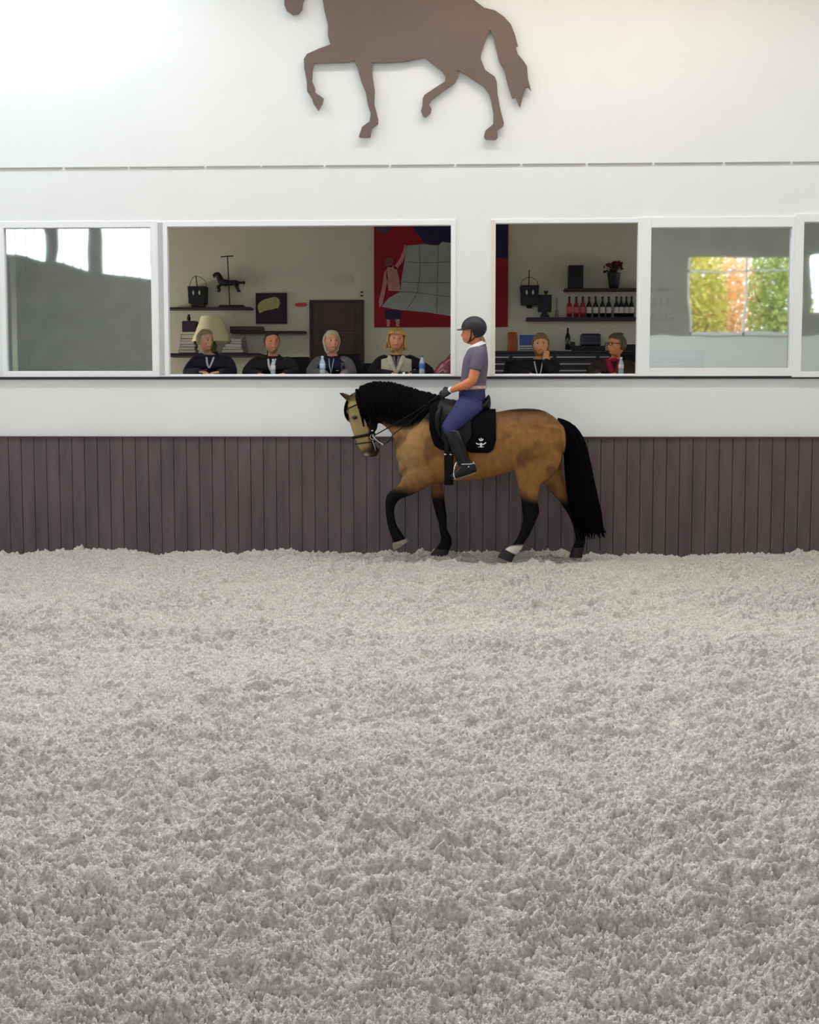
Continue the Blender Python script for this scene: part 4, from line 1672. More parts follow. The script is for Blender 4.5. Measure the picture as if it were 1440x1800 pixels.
person(478, 602, R(24), 'person with dark tied-back hair in a black padded jacket, left of the brown door', (214, 146, 116), M_dkbr,
       dict(length=0, vol=.6, hairline=.60, side_open=.04, seed=5), [(455, 658, 15.2), (500, 658, 15.2)], ('jacket', M_blackj, .026),
       extras=ex2, width=1.22, body_dx=.0)


def ex3(ctx):
    # navy half-zip under a grey gilet: the gilet panels lie at the sides
    for s in (-1, 1):
        if s < 0:
            patch(ctx, [(-.172, .0), (-.10, -.01), (-.088, .10), (-.10, .34), (-.18, .34)], M_grey, 'vest_panel', off=.026)
        else:
            patch(ctx, [(.172, .02), (.12, .02), (.125, .13), (.07, .20), (.02, .34), (.18, .34)], M_grey, 'vest_panel', off=.026)
    g = MB()
    for P, ra in ctx['arms']:
        g.tube(P[:-1] + [P[-1]], list(np.array(ra[:-1]) + .012) + [.038], n=14, sub=4, grow=.013)
    g.build('sleeves', M_grey, ctx['jacket'], voxel=.009, smooth_it=2)
    collar(ctx, M_dark, h=.05, open_=.4, r_=.068)
    v_neck(ctx, M_zip, 'zip', depth=.13, wid=.030, rad=.005, off=.024)
    zipper(ctx, M_zip, .13, .19)
    swoosh(ctx, .085, .115, M_wht, .8)


person(583, 601, R(22), 'person with pale blonde hair in a navy half-zip and grey jacket, before the door', (224, 160, 128), M_blonde,
       dict(length=.02, vol=.75, hairline=.58, side_open=.0, seed=8), [(572, 658, 15.2), (604, 658, 15.2)], ('top', M_navy2, .018), extras=ex3)


def ex4(ctx):
    for s in (-1, 1):
        patch(ctx, [(s * .185, .0), (s * .10, -.02), (s * .055, .06), (s * .045, .30), (s * .19, .30)], M_cream, 'vest_panel', off=.036)
    v_neck(ctx, M_cream, 'vest_collar', depth=.17, wid=.085, rad=.030, off=.030, flat=.8)
    v_neck(ctx, mat('grey_scarf', srgb(120, 116, 136), .8), 'scarf', depth=.22, wid=.03, rad=.018, off=.022)
    zipper(ctx, M_wht, .10, .27, x=.008, rad=.006, name='cord')
    g = MB()
    for i in range(70):
        a = random.uniform(-2.8, 2.8)
        # locks start at the crown and fall to the jaw at the sides and back
        top_ = np.array((math.sin(a) * .045, math.cos(a) * .035, .125))
        mid = np.array((math.sin(a) * .092, math.cos(a) * .092, .085))
        side_ = abs(a) > 1.25
        low_ = np.array((math.sin(a) * .100, math.cos(a) * .10, -.03 if side_ else .066))
        end = np.array((math.sin(a) * (.112 + random.uniform(-.01, .02)), math.cos(a) * .10, (-.085 + random.uniform(-.02, .03)) if side_ else .054))
        pts = [ctx['c'] + (p_ * ctx['sc']) @ ctx['M'].T for p_ in (top_, mid, low_, end)]
        g.tube(pts, [.010, .014, .012, .004], n=6)
    g.build('loose_locks', M_gold, ctx['hair'], smooth=True)


person(697, 598, R(6), 'smiling person with wavy golden hair in a cream padded vest over dark sleeves', (228, 156, 122), M_gold,
       dict(length=.02, vol=1.1, hairline=.56, side_open=.02, seed=12), [(690, 658, 15.15), (722, 658, 15.15)], ('sweater', M_dark, .016),
       extras=ex4, roll=R(-5), width=1.10, pitch=R(3), elbows=[(655, 655, 15.4), (756, 655, 15.4)])


def ex5(ctx):
    collar(ctx, M_dark, h=.04, open_=.6)
    v_neck(ctx, M_wht, 'shirt_neckline', depth=.17, wid=.05, rad=.007, off=.020)
    patch(ctx, [(-.02, .14), (.012, .14), (.008, .32), (-.018, .32)], mat('lilac_shirt', srgb(176, 166, 190), .8), 'shirt_panel', off=.028)


hc5 = at(951, 606, YS - .1)
person(951, 606, R(-6), 'person in black resting a cheek on one hand, fair fringe, at the right-hand table', (222, 160, 118), M_mous,
       dict(length=.015, vol=.8, hairline=.44, side_open=.0, seed=17), [(932, 658, 15.2), (958, 634, YS - .235, (.22, .22, .95), (-.15, .9, .1), -1.0, .35)],
       ('jacket', M_dark, .018), extras=ex5, roll=R(4), elbows=[None, (972, 655, 15.28)], width=1.15, body_dx=-.03)


def ex6(ctx):
    g = MB()
    for s in (-1, 1):
        g.tube([chest_pt(ctx, s * .075, -.045, .0), chest_pt(ctx, s * .055, .03, .02), chest_pt(ctx, s * .022, .14, .03), chest_pt(ctx, s * .03, .30, .03)],
               [.032, .036, .036, .040], n=12, sub=4, flat=.7)
    bx, sy, zs = ctx['bx'], ctx['sy'], ctx['zs']
    th = np.linspace(0, 2 * math.pi, 20)
    g.tube([(bx + .085 * math.cos(q), sy + .01 + .08 * math.sin(q), zs + .035 + .012 * math.sin(3 * q)) for q in th], .027, n=10, sub=1)
    g.build('scarf', M_red, ctx['jacket'], smooth=True)
    c, M, sc = ctx['c'], ctx['M'], ctx['sc']
    g = MB()
    for s in (-1, 1):
        rim = []
        for q in np.linspace(0, 2 * math.pi, 17):
            a = math.copysign(abs(math.cos(q)) ** .7, math.cos(q)); b_ = math.copysign(abs(math.sin(q)) ** .7, math.sin(q))
            rim.append((np.array((s * .034 + a * .026, .112 - .006 * abs(a), .012 + b_ * .016)) * sc) @ M.T + c)
        g.tube(rim, .0035, n=6, sub=1)
        g.tube([(np.array(p_) * sc) @ M.T + c for p_ in ((s * .060, .106, .018), (s * .078, .06, .016), (s * .083, -.005, .012))], .0035, n=6)
    g.tube([(np.array(p_) * sc) @ M.T + c for p_ in ((-.008, .112, .016), (0, .118, .018), (.008, .112, .016))], .003, n=6)
    g.build('glasses', M_helm2, ctx['root'], smooth=True)
    g = MB()
    for i in range(60):
        a = random.uniform(0, 6.28)
        q = np.array((math.sin(a) * .05 * random.random(), -.02 + math.cos(a) * .06 * random.random(), .118))
        e = q + np.array((random.uniform(-.02, .02), random.uniform(-.03, .02), random.uniform(.006, .020)))
        g.tube([((q + (0, 0, -.012)) * sc) @ M.T + c, (q * sc) @ M.T + c, (e * sc) @ M.T + c], [.007, .006, .002], n=5)
    g.build('tousled_top', M_greyh, ctx['hair'], smooth=True)


person(1084, 607, R(-58), 'person with short grey hair and dark glasses in brown coat and crimson scarf', (226, 150, 104), M_greyh,
       dict(length=0, vol=1.0, hairline=.56, side_open=.10, seed=23), [(1052, 658, 15.2), (1082, 658, 15.2)], ('coat', M_brownj, .022), extras=ex6,
       width=1.12, body_dx=-.03)

# things on the tables
g = MB()
a_, b_ = at(352, 652, 15.12), at(364, 650, 15.10)
g.tube([a_ + (-.01, 0, 0), a_ * .5 + b_ * .5, b_], [.005, .006, .005], n=7)
tag(g.build('pen', mat('magenta_plastic', srgb(150, 40, 110), .4), smooth=True), 'magenta pen held by the person beside the lampshade', 'pen')

M_pet = bpy.data.materials.new('clear_bottle')
M_pet.use_nodes = True
_n = M_pet.node_tree.nodes['Principled BSDF']
_n.inputs['Base Color'].default_value = (.62, .74, .86, 1)
_n.inputs['Roughness'].default_value = .15
_n.inputs['Alpha'].default_value = .55
M_blabel = mat('pale_blue_label', srgb(196, 212, 240), .5)
M_bcap = mat('blue_cap', srgb(60, 90, 160), .4)
M_wcap = mat('white_cap', srgb(220, 222, 235), .4)


def water(px, label, capm, labm, h=.215, y=15.08, proto=[]):
    P = at(px, 640, y); x = P[0]
    r = empty('water_bottle', (x, y, TZ))
    tag(r, label, 'bottle', 'water bottles on the tables')
    g = MB()
    k = h / .215
    g.lathe((x, y, TZ), [(.026 * k, 0), (.031 * k, .006), (.031 * k, .06 * k), (.028 * k, .07 * k), (.031 * k, .08 * k), (.031 * k, .135 * k), (.026 * k, .155 * k), (.014 * k, .185 * k), (.012 * k, .2 * k)])
    g.build('bottle_body', M_pet, r, smooth=True)
    g = MB(); g.lathe((x, y, TZ), [(.0318 * k, .078 * k), (.0325 * k, .08 * k), (.0325 * k, .128 * k), (.0318 * k, .13 * k)]); g.build('label_band', labm, r, smooth=True)
    g = MB(); g.lathe((x, y, TZ), [(.0135 * k, .198 * k), (.014 * k, .2 * k), (.014 * k, .213 * k), (.0125 * k, .215 * k)]); g.build('cap', capm, r, smooth=True)


water(480, 'clear water bottle in front of the dark-haired person', M_wcap, M_wht, .20)
water(567, 'clear water bottle with pale label in front of the grey vest', M_wcap, M_blabel, .235)
water(742, 'blue water bottle beside the cream vest', M_bcap, mat('deep_blue_label', srgb(80, 110, 190), .4), .24)
water(1092, 'water bottle with white label before the crimson scarf', M_wcap, M_wht, .215)


def tbox(name, px0, px1, h, d, m, label, cat, y=15.05, z=TZ, bevel=.003):
    x0, x1 = at(px0, 650, y)[0], at(px1, 650, y)[0]
    g = MB(); g.box(x0, x1, y - d / 2, y + d / 2, z, z + h)
    return tag(g.build(name, m, bevel=bevel), label, cat)


tbox('phone', 622, 636, .016, .13, mat('phone_white', srgb(215, 212, 215), .3), 'small pale phone lying on the table before the door', 'phone', z=TZ + .012 - .012)
o = tbox('camera', 703, 718, .045, .06, M_helm2, 'small black camera on the table before the cream vest', 'camera', y=14.98)
g = MB(); P = at(710, 653, 14.94); 
th = np.linspace(0, 2 * np.pi, 16, endpoint=False)
g.rings([np.column_stack([P[0] + .017 * np.cos(th), np.full(16, y_), TZ + .022 + .017 * np.sin(th)]) for y_ in (14.93, 14.955)])
g.build('lens', M_steel, o)

# red handbag at the right end of the left table
g = MB()
bag = [(764, 661, 800, 661, .07), (762, 656, 806, 656, .085), (766, 648, 808, 648, .08), (774, 638, 808, 638, .06), (786, 630, 806, 630, .04), (794, 625, 804, 626, .02)]
rows = [(at(a, b_, 15.15), at(c_, d_, 15.15), w_) for a, b_, c_, d_, w_ in bag]
g.pairs(rows, n=24, sub=4, dome=.1)
M_bag = mat('burgundy_leather', srgb(120, 30, 48), .3, vary=.3, vscale=14, bump=.5, bscale=18, spec=.7)
o = tag(g.build('handbag', M_bag, smooth=True), 'glossy burgundy handbag at the right end of the left table', 'bag')
g = MB()
g.tube([at(780, 640, 15.06), at(786, 630, 15.05), at(794, 622, 15.07), at(800, 632, 15.08)], .007, n=7)
g.build('handle', M_bag, o, smooth=True)
g = MB()
g.tube([at(772, 655, 15.055), at(779, 650, 15.05), at(784, 656, 15.05)], .004, n=6)
g.build('trim_cord', M_zip, o, smooth=True)
# ------------------------------------------------------------------ clubroom back wall
M_shelf = mat('dark_shelf_wood', srgb(44, 34, 40), .55, vary=.15, vscale=4, stretch=(1, 6, 6))
M_black = mat('matt_black', srgb(24, 20, 28), .6)


def bx(mb, px0, px1, py0, py1, y0, y1):
    yb = y0
    A, B = at(px0, py1, yb), at(px1, py0, yb)
    mb.box(A[0], B[0], y0, y1, A[2], B[2])


def shelf(px0, px1, py0, py1, depth, label):
    g = MB(); bx(g, px0, px1, py0, py1, YB - depth, YB)
    return tag(g.build('wall_shelf', M_shelf, bevel=.003), label, 'shelf')


shelf(292, 440, 539.5, 543.5, .28, 'dark wall shelf under the carousel horse figurine')
shelf(404, 536, 581.5, 585, .24, 'thin dark wall shelf below the framed picture')
shelf(288, 457, 620.5, 625.5, .62, 'lowest dark shelf carrying the lamp and magazines')
shelf(993, 1185, 506, 510.5, .26, 'upper dark wall shelf with the black box and flower pot')
shelf(926, 1185, 557, 563, .28, 'dark wall shelf carrying the row of bottles')

# door with panels
M_door = mat('dark_brown_door', srgb(70, 52, 44), .6, vary=.2, vscale=3, stretch=(4, 1, .6))
g = MB()
A, B = at(548, 560, YB - .04), at(636, 531, YB - .04)
g.box(A[0], B[0], YB - .05, YB - .002, FZ, B[2])
d_ = struct(g.build('door_1', M_door))
zt = B[2]
for z0, z1 in ((zt - .42, zt - .10), (FZ + .95, zt - .50), (FZ + .15, FZ + .88)):
    g = MB(); g.box(A[0] + .1, B[0] - .1, YB - .062, YB - .05, z0, z1); g.build('door_panel', M_door, d_, bevel=.006)
g = MB()
rect_frame(g, A[0] - .03, B[0] + .03, FZ, zt + .03, .035, YB - .065, YB, tb=.001)
g.build('door_frame', mat('door_frame_brown', srgb(52, 40, 36), .6), d_)
g = MB(); g.tube([(B[0] - .07, YB - .06, FZ + .98), (B[0] - .07, YB - .11, FZ + .98), (B[0] - .17, YB - .11, FZ + .98)], .009, n=8); g.build('door_handle', M_steel, d_, smooth=True)
for py, lb in ((513, 'small dark wall hook above the door corner'), (519.5, 'lower small dark wall hook right above the door')):
    g = MB(); bx(g, 633.5, 638, py - 1, py + 1, YB - .05, YB)
    tag(g.build('wall_hook', M_black, bevel=.002), lb, 'hook')
g = MB()
for k in range(5):
    bx(g, 585, 616, 485 + k * 2.6, 486.6 + k * 2.6, YB - .012, YB)
bx(g, 583, 618, 483, 499, YB - .006, YB)
tag(g.build('air_vent', M_room), 'pale slatted air vent on the plaster above the door', 'vent')

# red pill-shaped plaque
g = MB()
a0, a1 = at(522, 535.5, YB - .02), at(536.5, 535.5, YB - .02)
r_ = .027
poly = [(a0[0] - r_ * math.sin(t), a0[2] + r_ * math.cos(t)) for t in np.linspace(0, math.pi, 9)] + [(a1[0] + r_ * math.sin(t), a1[2] - r_ * math.cos(t)) for t in np.linspace(0, math.pi, 9)]
g.prism(poly, YB - .02, YB)
tag(g.build('wall_plaque', mat('red_enamel', srgb(190, 50, 56), .5)), 'small red rounded plaque on the wall left of the door', 'sign')

# framed picture
r = empty('framed_picture', at(477, 569, YB - .02))
tag(r, 'square dark picture of a beige horse head above the thin shelf', 'picture')
g = MB(); bx(g, 450, 504, 515, 569, YB - .035, YB); g.build('canvas', mat('plum_canvas', srgb(48, 28, 48), .7), r)
hp = "890,830 893,800 905,780 940,757 985,742 1040,730 1068,735 1085,752 1092,785 1083,815 1072,834 1050,832 1030,842 990,846 950,858 905,878"
poly = []
for q in hp.split():
    u, v = map(float, q.split(','))
    P = at(280 + u / 5.143, 380 + v / 5.143, YB - .04); poly.append((P[0], P[2]))
g = MB(); g.prism(poly, YB - .040, YB - .034); g.build('painted_head', mat('beige_paint', srgb(178, 166, 118), .8, vary=.15, vscale=12), r)
g = MB()
A, B = at(450, 569, YB - .04), at(504, 515, YB - .04)
rect_frame(g, A[0], B[0], A[2], B[2], .012, YB - .045, YB - .001); g.build('frame', M_black, r)

# large painting that runs on behind the pillar
r = empty('large_painting', at(775, 575, YB - .02))
tag(r, 'large red painting of a figure holding up a pale quilted cloth', 'painting')
g = MB(); bx(g, 658, 894, 375, 575, YB - .04, YB - .004); g.build('canvas', mat('red_paint', srgb(142, 10, 30), .75, vary=.12, vscale=3), r)


def paint(name, coords, m, lay):
    poly = []
    for a, b_ in coords:
        P = at(a, b_, YB - .04); poly.append((P[0], P[2]))
    g = MB(); g.prism(poly, YB - .040 - .003 * lay, YB - .0385)
    return g.build(name, m, r)


M_nv = mat('navy_paint', srgb(40, 30, 70), .8, vary=.2, vscale=5)
M_flesh = mat('flesh_paint', srgb(186, 130, 124), .8, vary=.15, vscale=14)
paint('painted_sky', [(716, 376), (893, 376), (893, 455), (842, 450), (800, 424), (776, 431), (748, 430), (735, 412), (722, 392)], M_nv, 1)
paint('painted_corner', [(659, 376), (700, 376), (690, 400), (676, 412), (660, 405)], mat('slate_paint', srgb(74, 66, 90), .8, vary=.3, vscale=14), 1)
M_quilt = mat('pale_grey_paint', srgb(150, 156, 152), .8, vary=.12, vscale=4)
q = paint('painted_cloth', [(716, 432), (745, 429), (770, 432), (778, 425), (800, 428), (836, 446), (858, 500), (862, 566), (830, 562), (795, 556), (750, 549),
                            (715, 546), (690, 543), (671, 539), (683, 524), (704, 513), (706, 490), (711, 460)], M_quilt, 2)
M_line = mat('seam_paint', srgb(92, 92, 98), .8)
for L_ in ([(737, 431), (739, 475), (733, 515)], [(771, 432), (769, 490), (768, 550)], [(806, 432), (808, 500), (806, 556)], [(713, 460), (760, 462), (840, 455)],
           [(708, 496), (770, 497), (856, 494)], [(704, 513), (740, 515), (790, 522), (860, 528)], [(733, 515), (725, 530), (714, 545)], [(838, 450), (842, 500), (840, 562)]):
    g = MB(); g.tube([at(a, b_, YB - .047) for a, b_ in L_], .004, n=5, flat=.4); g.build('painted_seam', M_line, q)
paint('painted_torso', [(679, 472), (690, 466), (697, 470), (702, 490), (704, 512), (683, 511), (680, 490)], M_flesh, 3)
paint('painted_arm', [(692, 470), (703, 455), (709, 440), (711, 430), (715, 432), (714, 446), (708, 460), (697, 474)], M_flesh, 3)
paint('painted_arm', [(680, 472), (675, 480), (672, 505), (666, 530), (667, 541), (672, 536), (677, 515), (682, 490)], M_flesh, 3)
paint('painted_head', [(676, 458), (680, 453), (688, 452), (692, 457), (692, 466), (688, 470), (680, 469), (676, 464)], mat('brown_paint', srgb(122, 66, 66), .8), 3)
paint('painted_shorts', [(677, 544), (706, 546), (704, 561), (693, 561), (691, 556), (688, 562), (679, 561)], M_nv, 3)
paint('painted_leg', [(680, 561), (686, 562), (685, 574), (680, 574)], M_flesh, 3)
paint('painted_leg', [(695, 561), (703, 561), (702, 574), (697, 574)], M_flesh, 3)

# lantern-like ornaments with thin wire handles
M_drop = mat('pale_drop', srgb(196, 190, 190), .3)  # pale drop-shaped spots on the box fronts


def ornament(px0, px1, py0, py1, htop, label, y, standing=True, rod=False):
    r = empty('hanging_lantern', at((px0 + px1) / 2, py1, y))
    tag(r, label, 'lantern')
    d = .11
    g = MB()
    A, B = at(px0, py1, y - d), at(px1, py0, y - d)
    w_ = (B[0] - A[0]); xm = (A[0] + B[0]) / 2
    g.rings([np.array([(xm - w_ * k, y - d, z), (xm + w_ * k, y - d, z), (xm + w_ * k, y + d, z), (xm - w_ * k, y + d, z)])
             for k, z in ((.46, A[2]), (.48, A[2] + (B[2] - A[2]) * .7), (.5, B[2]))])
    g.build('lantern_box', M_black, r, bevel=.004)
    g = MB()
    T = at((px0 + px1) / 2 - 1, htop, y)
    g.tube([(xm - w_ * .48, y, B[2]), (xm - w_ * .38, y, B[2] + (T[2] - B[2]) * .6), T, (xm + w_ * .38, y, B[2] + (T[2] - B[2]) * .6), (xm + w_ * .48, y, B[2])], .004, n=6, sub=5)
    g.build('wire_handle', M_black, r, smooth=True)
    g = MB(); g.tube([(xm - .01, y, B[2] - .01), T + (0, 0, (.10 if rod else .0))], .008, n=6); g.build('post', M_black, r, smooth=True)
    for s in (-.17, .17):
        g = MB(); g.ball((xm + s * w_, y - d - .004, A[2] + (B[2] - A[2]) * .62), (.014, .006, .034)); g.build('drop', M_drop, r, smooth=True)
    return r


ornament(330, 361, 503, 533, 485, 'black box lantern with arched wire handle left of the carousel horse', YB - .13)
g = MB(); bx(g, 336, 358, 533, 539.5, YB - .22, YB - .06); tag(g.build('lantern_stand', M_shelf, bevel=.003), 'low dark block under the left box lantern', 'stand')
ornament(915, 948, 501, 535, 487, 'black box lantern on the wall right of the large painting', YB - .13, rod=True)
g = MB(); bx(g, 926, 936, 535, 542, YB - .02, YB); 
tag(g.build('wall_bracket', M_black), 'small bracket under the right box lantern', 'bracket')

# carousel horse on a pole
yc = YB - .14
r = empty('carousel_horse', at(404, 539, yc))
tag(r, 'black carousel horse figurine on a thin pole standing on the upper shelf', 'figurine')


def P3(rows, y=yc):
    return [(at(a, b_, y), at(c_, d_, y), w_) for a, b_, c_, d_, w_ in rows]


g = MB()
g.pairs(P3([(389, 489, 390, 502, .04), (396, 491, 396, 503, .055), (405, 492.5, 405, 502, .05), (413, 492, 413, 502.5, .055), (420, 494, 419, 502, .035)]), n=16)
g.pairs(P3([(393, 490, 386, 501, .035), (389, 483, 382, 493, .028), (386, 479, 380, 486, .024)]), n=14)
g.pairs(P3([(385, 478, 382, 486, .022), (378, 479, 379, 486, .02), (373.5, 483, 377, 489, .014)]), n=12)
for px, s in ((384, -.03), (387, .03)):
    g.tube([at(390, 500, yc + s), at(px - 2, 504, yc + s), at(px, 508, yc + s), at(px - 1, 513, yc + s)], [.02, .014, .011, .013], n=8)
for px, s in ((416, -.03), (419, .03)):
    g.tube([at(px - 3, 500, yc + s), at(px - 1, 505, yc + s), at(px + 1, 509, yc + s), at(px + 3, 513, yc + s)], [.024, .015, .012, .014], n=8)
g.tube([at(419, 496, yc), at(424, 497, yc), at(430, 496, yc), at(428, 501, yc)], [.012, .018, .014, .004], n=8)
g.build('horse_body', M_black, r, voxel=.006, smooth_it=2)
g = MB(); g.tube([at(400, 450, yc), at(404, 538, yc)], .008, n=8, sub=1); g.build('pole', M_black, r, smooth=True)
g = MB(); g.tube([at(388, 451.5, yc), at(399, 450.5, yc), at(410, 450, yc)], .008, n=8); g.build('crossbar', M_black, r, smooth=True)
g = MB(); A, B = at(381, 541, yc - .1), at(434, 537, yc - .1)
g.prism([(A[0], A[2]), (B[0], A[2]), (B[0] - .06, B[2] + .01), (A[0] + .05, B[2] + .01)], yc - .1, yc + .1); g.build('base', M_black, r)

# left shelf: stack of books, dark box and bottle
M_bk = [mat('book_%d' % i, srgb(*c_), .7) for i, c_ in enumerate([(52, 36, 52), (150, 90, 84), (214, 206, 196), (46, 44, 54), (150, 146, 150), (96, 44, 56)])]
ysh = YB - .30
M_page = mat('page_block', srgb(212, 206, 192), .9)


def book(px0, px1, py0, py1, m, label, y0=ysh - .10, y1=ysh + .12, group='books stacked on the lowest shelf'):
    r_ = empty('book', at((px0 + px1) / 2, py1, (y0 + y1) / 2))
    tag(r_, label, 'book', group)
    A, B = at(px0, py1, y0), at(px1, py0, y0)
    e = min(.004, (B[2] - A[2]) * .25)
    g = MB(); g.box(A[0], B[0], y0, y1, A[2], A[2] + e); g.box(A[0], B[0], y0, y1, B[2] - e, B[2]); g.box(A[0], A[0] + .005, y0, y1, A[2] + e, B[2] - e)
    g.build('cover', m, r_)
    g = MB(); g.box(A[0] + .005, B[0] - .004, y0 + .003, y1 - .003, A[2] + e, B[2] - e); g.build('pages', M_page if m is not M_bk[0] else m, r_)


book(314, 344, 615, 620.3, M_bk[3], 'dark book at the bottom of the stack left of the lamp')
book(315, 342, 610, 614.8, M_bk[4], 'grey book second from the bottom left of the lamp')
book(317, 343, 605, 609.8, M_bk[3], 'dark slim book in the middle of the stack left of the lamp')
book(316, 341, 600, 604.8, M_bk[2], 'pale book with cream cover left of the lamp')
book(317, 343, 595.5, 599.8, M_bk[1], 'faded red book left of the lamp')
book(318, 344, 588, 595.3, M_bk[5], 'thick wine-red book left of the lamp')
book(319, 342, 583.5, 587.8, M_bk[2], 'white book at the top of the stack left of the lamp')
g = MB(); bx(g, 320, 345, 564, 583.2, ysh - .1, ysh + .1)
o = tag(g.build('storage_box', mat('plum_box', srgb(58, 42, 56), .7), bevel=.01), 'dark plum box on top of the book stack', 'box')
g = MB(); P = at(332, 563.8, ysh); g.lathe(P, [(.02, 0), (.026, .01), (.026, .05), (.018, .06), (.017, .085), (.02, .09)]); tag(g.build('small_flask', M_black, smooth=True), 'small black flask standing on the plum box', 'flask')

# table lamp
P = at(372, 620.3, YB - .31)
r = empty('table_lamp', P)
tag(r, 'table lamp with wide cream cone shade behind the first seated person', 'lamp')
z_b, z_t = at(372, 601, YB - .31)[2], at(372, 556, YB - .31)[2]
M_shade = mat('cream_shade', srgb(238, 228, 186), .8)
g = MB(); r1, r2 = .285, .145
g.lathe((P[0], P[1], 0), [(r1 - .006, z_b), (r1, z_b), (r2, z_t), (r2 - .006, z_t)], n=40)
V = g.v
g2 = MB()
th = np.linspace(0, 2 * np.pi, 41)[:-1]
prof = [(r1, z_b), (r2, z_t), (r2 - .006, z_t), (r1 - .006, z_b)]
n = 40
V = []
for rr, z in prof:
    for q_ in th: V.append((P[0] + rr * math.cos(q_), P[1] + rr * math.sin(q_), z))
F = []
for k in range(4):
    for j in range(n):
        F.append((k * n + j, k * n + (j + 1) % n, ((k + 1) % 4) * n + (j + 1) % n, ((k + 1) % 4) * n + j))
g2.add(V, F); g2.build('lamp_shade', M_shade, r, smooth=True)
g = MB(); g.lathe(P, [(.09, 0), (.10, .01), (.09, .025), (.06, .05), (.085, .10), (.06, .15), (.02, .18), (.015, .26)]); g.build('base', mat('green_glass_base', srgb(120, 126, 70), .2), r, smooth=True)
g = MB()
for q_ in (0, 2.09, 4.19):
    g.tube([(P[0], P[1], z_t - .02), (P[0] + (r2 - .004) * math.cos(q_), P[1] + (r2 - .004) * math.sin(q_), z_t - .004)], .003, n=5, sub=1)
g.tube([(P[0], P[1], P[2] + .24), (P[0], P[1], z_t - .01)], .005, n=6, sub=1)
g.build('shade_holder', M_steel, r, smooth=True)

# middle shelf: long brown box; lowest shelf: magazines and a small obelisk
g = MB(); bx(g, 404, 461, 573.5, 581.4, YB - .22, YB - .03)
tag(g.build('long_box', mat('brown_box', srgb(84, 64, 58), .7, vary=.2, vscale=6), bevel=.004), 'long flat brown box on the thin shelf right of the lamp', 'box')
for i, (a, b_, y0_, y1_, m, lb) in enumerate(((389, 427, 614, 620.2, M_bk[3], 'dark magazine volume at the bottom right of the lamp'),
                                              (392, 424, 610.5, 613.8, M_bk[2], 'white magazine right of the lamp'),
                                              (395, 424, 604.5, 610.3, M_bk[4], 'grey book right of the lamp'),
                                              (404, 425, 600.5, 604.3, M_bk[3], 'small dark book right of the lamp'),
                                              (406, 424, 595.5, 600.3, M_bk[2], 'white-edged book topmost in the pile right of the lamp'))):
    book(a, b_, y0_, y1_, m, lb, y0=YB - .42, y1=YB - .2, group='magazines beside the lamp')
g = MB(); P = at(430, 620.3, YB - .3); T = at(429, 588, YB - .3)
g.rings([np.array([(P[0] - k, P[1] - k, z), (P[0] + k, P[1] - k, z), (P[0] + k, P[1] + k, z), (P[0] - k, P[1] + k, z)]) for k, z in ((.05, P[2]), (.045, P[2] + .02), (.014, T[2] - .02), (.003, T[2]))])
tag(g.build('obelisk', mat('grey_stone', srgb(126, 122, 120), .7)), 'small grey pointed obelisk right of the magazines', 'ornament')

# right side: stand picture box, candle, bottles, pot, black box
ysr = YB - .14
r = empty('display_block', at(957, 557, ysr))
tag(r, 'small black square sign on a pyramid foot at the shelf end', 'ornament')
g = MB(); bx(g, 946, 970, 518, 548, ysr - .03, ysr + .03); g.build('block', M_black, r, bevel=.003)
g = MB(); A, B = at(949, 556.8, ysr), at(966, 548, ysr)
g.prism([(A[0], A[2]), (B[0], A[2]), ((A[0] + B[0]) / 2 + .02, B[2] + .01), ((A[0] + B[0]) / 2 - .02, B[2] + .01)], ysr - .05, ysr + .05); g.build('foot', M_black, r)
g = MB()
for s in (-1, 1):
    P = at(960 + s * 1.8, 512, ysr); g.tube([at(960, 518.5, ysr), P + (0, 0, -.01), P + (s * .012, 0, .012)], [.004, .014, .004], n=8)
g.build('leaf_finial', M_black, r, smooth=True)
g = MB(); P = at(979, 557, ysr)
g.lathe(P, [(.024, 0), (.026, .01), (.022, .08), (.010, .12), (.009, .24), (.004, .27)])
tag(g.build('slim_bottle', mat('grey_glass', srgb(120, 118, 120), .2), smooth=True), 'slim grey bottle left of the red bottles', 'bottle')


def wine(cols, label, px, py=557, y=ysr):
    P = at(px, py, y)
    r = empty('wine_bottle', P)
    tag(r, label, 'bottle', 'bottles in a row on the right-hand shelf')
    g = MB(); g.lathe(P, [(.030, 0), (.036, .006), (.036, .155), (.030, .185), (.014, .215), (.013, .262)]); g.build('glass_body', cols[0], r, smooth=True)
    g = MB(); g.lathe(P, [(.0145, .225), (.016, .228), (.0155, .285), (.013, .29)]); g.build('capsule', cols[1], r, smooth=True)
    g = MB(); g.lathe(P, [(.0365, .05), (.0375, .052), (.0375, .135), (.0365, .137)]); g.build('label_band', cols[2], r, smooth=True)
    return r


